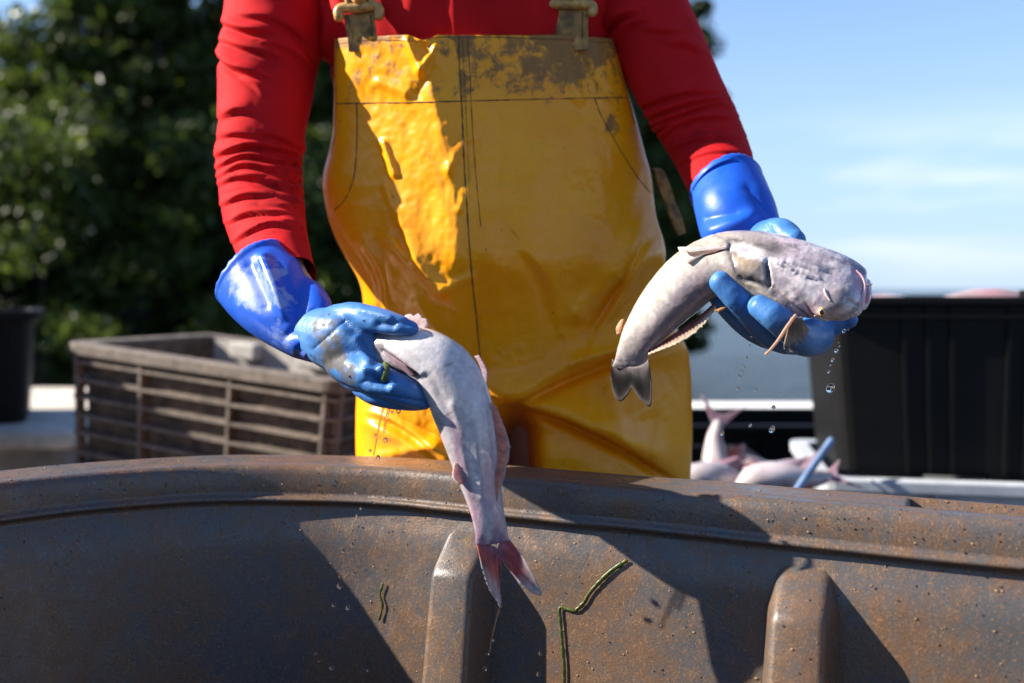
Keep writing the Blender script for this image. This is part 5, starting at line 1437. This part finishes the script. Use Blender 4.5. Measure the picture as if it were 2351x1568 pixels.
def drops():
    ico = bmesh.new(); bmesh.ops.create_icosphere(ico, subdivisions=3, radius=1.0)
    me = bpy.data.meshes.new('water_drop'); ico.to_mesh(me); ico.free()
    me.materials.append(M['drop']); me.polygons.foreach_set('use_smooth', [True] * len(me.polygons))
    c2 = [(980, 1055, 9), (958, 1172, 8), (940, 1224, 8), (928, 1250, 9), (914, 1280, 9), (904, 1348, 10), (1010, 1355, 8), (1148, 1375, 6), (1110, 1456, 13), (972, 1100, 5)]
    cr = [(1515, 1018, 11), (1472, 1132, 14), (1450, 1184, 11), (1428, 1252, 9), (1437, 1346, 26), (1490, 1105, 5), (1436, 1215, 5), (1484, 1085, 4)]
    c8 = [(460, 1110, 16), (636, 1060, 11), (773, 1085, 19)]
    c7 = [(1950, 815, 18), (1917, 925, 14), (1997, 940, 13), (1812, 1203, 11), (1833, 1245, 10), (1905, 1285, 15), (2112, 1300, 8), (1950, 762, 8), (1637, 1290, 5), (1745, 1227, 5), (2022, 580, 11), (1968, 615, 12), (2033, 745, 11), (2048, 410, 9), (2040, 280, 10), (2070, 370, 8)]
    L = []
    for x, y, r in c2: L.append((x * .4 + 1332, y * .4 + 352.7, r * .4, .985, 'clear water drop falling in a line below the fingers of the right-hand glove', 'drops falling from the right-hand glove'))
    for x, y, r in cr: L.append((x * .4 + 1332, y * .4 + 352.7, r * .4, .985, 'clear water drop falling in front of the big black crate below the fish head', 'drops falling from the fish head'))
    for x, y, r in c8: L.append((x * .3668 + 1489, y * .3668 + 588, r * .3668, .985, 'clear water drop falling in front of the white gunwale and fish crate', 'drops in front of the fish crate'))
    for x, y, r in c7: L.append((x * .4, y * .4 + 1019, r * .4, .90, 'clear water drop falling inside the tub, left of the hanging fish', 'drops falling inside the tub'))
    for x, y, r in ((1120, 1500, 4), (1132, 1470, 3), (1237, 1548, 6), (1113, 1535, 5), (1240, 1500, 4)): L.append((x, y, r, .89, 'clear water drop falling just below the tail of the hanging fish', 'drops below the hanging tail'))
    for x, y, r in ((862, 1000, 4), (885, 1010, 6), (850, 1035, 4), (868, 1050, 5), (915, 944, 6), (900, 946, 4)): L.append((x, y, r, .93, 'clear water drop falling from the left-hand glove in front of the yellow leg', 'drops below the left-hand glove'))
    for x, y, r, Y, lab, g in L:
        o = bpy.data.objects.new('water_drop', me); COL.objects.link(o)
        o.location = at(x, y, Y); k = r * mpp(Y)
        o.scale = (k * .9, k * .9, k * (1.0 + .35 * random.random())); o.rotation_euler = (random.random(), random.random() * .6, 0)
        big = {26: 'largest water drop, falling low in front of the big black crate', 18: 'largest water drop falling inside the tub, against the dark wall', 19: 'larger water drop falling in front of the dark crate behind the waders', 13: None}.get(round(r / .4) if Y != .985 or r > 8 else round(r / .3668) if abs(r / .3668 - 19) < .01 else -1)
        tag(o, big or lab, 'water drop', g)
    for (pts, r, lab) in (([(880, 938, .925), (872, 968, .925), (866, 1000, .925), (858, 1045, .925)], .0010, 'thin stream of water trickling from the left-hand glove'), ([(893, 940, .922), (886, 965, .922), (882, 992, .922)], .0012, 'short second trickle of water beside the thin stream under the glove'),
                          ([(1146, 1398, .886), (1138, 1425, .886), (1130, 1460, .886), (1124, 1495, .886)], .0009, 'thin trickle of water running off the hanging tail tip'), ([(1806, 800, .897), (1812, 806, .897), (1818, 808, .897)], .0022, 'bulging water drop clinging to the frayed fin under the right fish')):
        p = np.array(A(pts, .9)); b = p[0].copy()
        rr = r * np.linspace(1, .6, len(p))
        V, F, _, _ = tube_geo(np.concatenate([p - b, rr[:, None], rr[:, None]], 1), 40, 10, ref=(0.1, -1, 0.1))
        o = mesh('water_trickle', V, F, M['drop']); o.location = b; tag(o, lab, 'water')
drops()

def tub_litter():
    """beads of water and crumbs of mud sitting on the visible tub walls"""
    ico = bmesh.new(); bmesh.ops.create_icosphere(ico, subdivisions=1, radius=1.0)
    iv = np.array([v.co[:] for v in ico.verts]); fa = [tuple(v.index for v in f.verts) for f in ico.faces]; ico.free()
    rng = np.random.default_rng(5)
    off = np.array([.3, .4, 0])
    for name, n, r0, r1, mat, flat in (('water_beads', 1500, .0003, .0011, 'drop', .55), ('mud_crumbs', 1300, .0002, .0016, 'mud', .35)):
        Vs, Fs, o = [], [], 0
        while len(Vs) < n:
            px, py = rng.uniform(-20, 2380), rng.uniform(1050, 1580)
            if name == 'water_beads' and rng.random() < .6: py = rng.uniform(1050, 1250)
            h, nn = cast(TUB_BVH, px, py, 0)
            if h is None: continue
            r = r0 + (r1 - r0) * rng.random() ** (6 if mat == 'mud' else 3)
            t1 = np.cross(nn, [0.3, .2, .9]); t1 /= np.linalg.norm(t1); t2 = np.cross(nn, t1)
            k = iv * (1 + .25 * rng.normal(size=(len(iv), 1)) * (mat == 'mud'))
            st = 1 + rng.random() * (.8 if mat == 'mud' else .3)
            Vs.append(h + r * (k[:, :1] * t1 * st + k[:, 1:2] * t2 + k[:, 2:3] * nn * flat) - off)
            Fs += [tuple(i + o for i in f) for f in fa]; o += len(iv)
        ob = mesh(name, np.concatenate(Vs), Fs, M[mat], TUB); ob['kind'] = 'stuff'
tub_litter()
def glove_beads():
    ico = bmesh.new(); bmesh.ops.create_icosphere(ico, subdivisions=1, radius=1.0)
    iv = np.array([v.co[:] for v in ico.verts]); fa = [tuple(v.index for v in f.verts) for f in ico.faces]; ico.free()
    rng = np.random.default_rng(15)
    for g in (GL, GR):
        P, N = coords(g.data), normals(g.data); Vs, Fs, o = [], [], 0
        for k in rng.integers(0, len(P), 170):
            if N[k, 1] > .2: continue
            r = .0003 + .0009 * rng.random() ** 3
            Vs.append(P[k] + iv * r); Fs += [tuple(i + o for i in f) for f in fa]; o += len(iv)
        ob = mesh('water_beads', np.concatenate(Vs), Fs, M['drop'], g); ob['kind'] = 'stuff'
glove_beads()
#NEXT
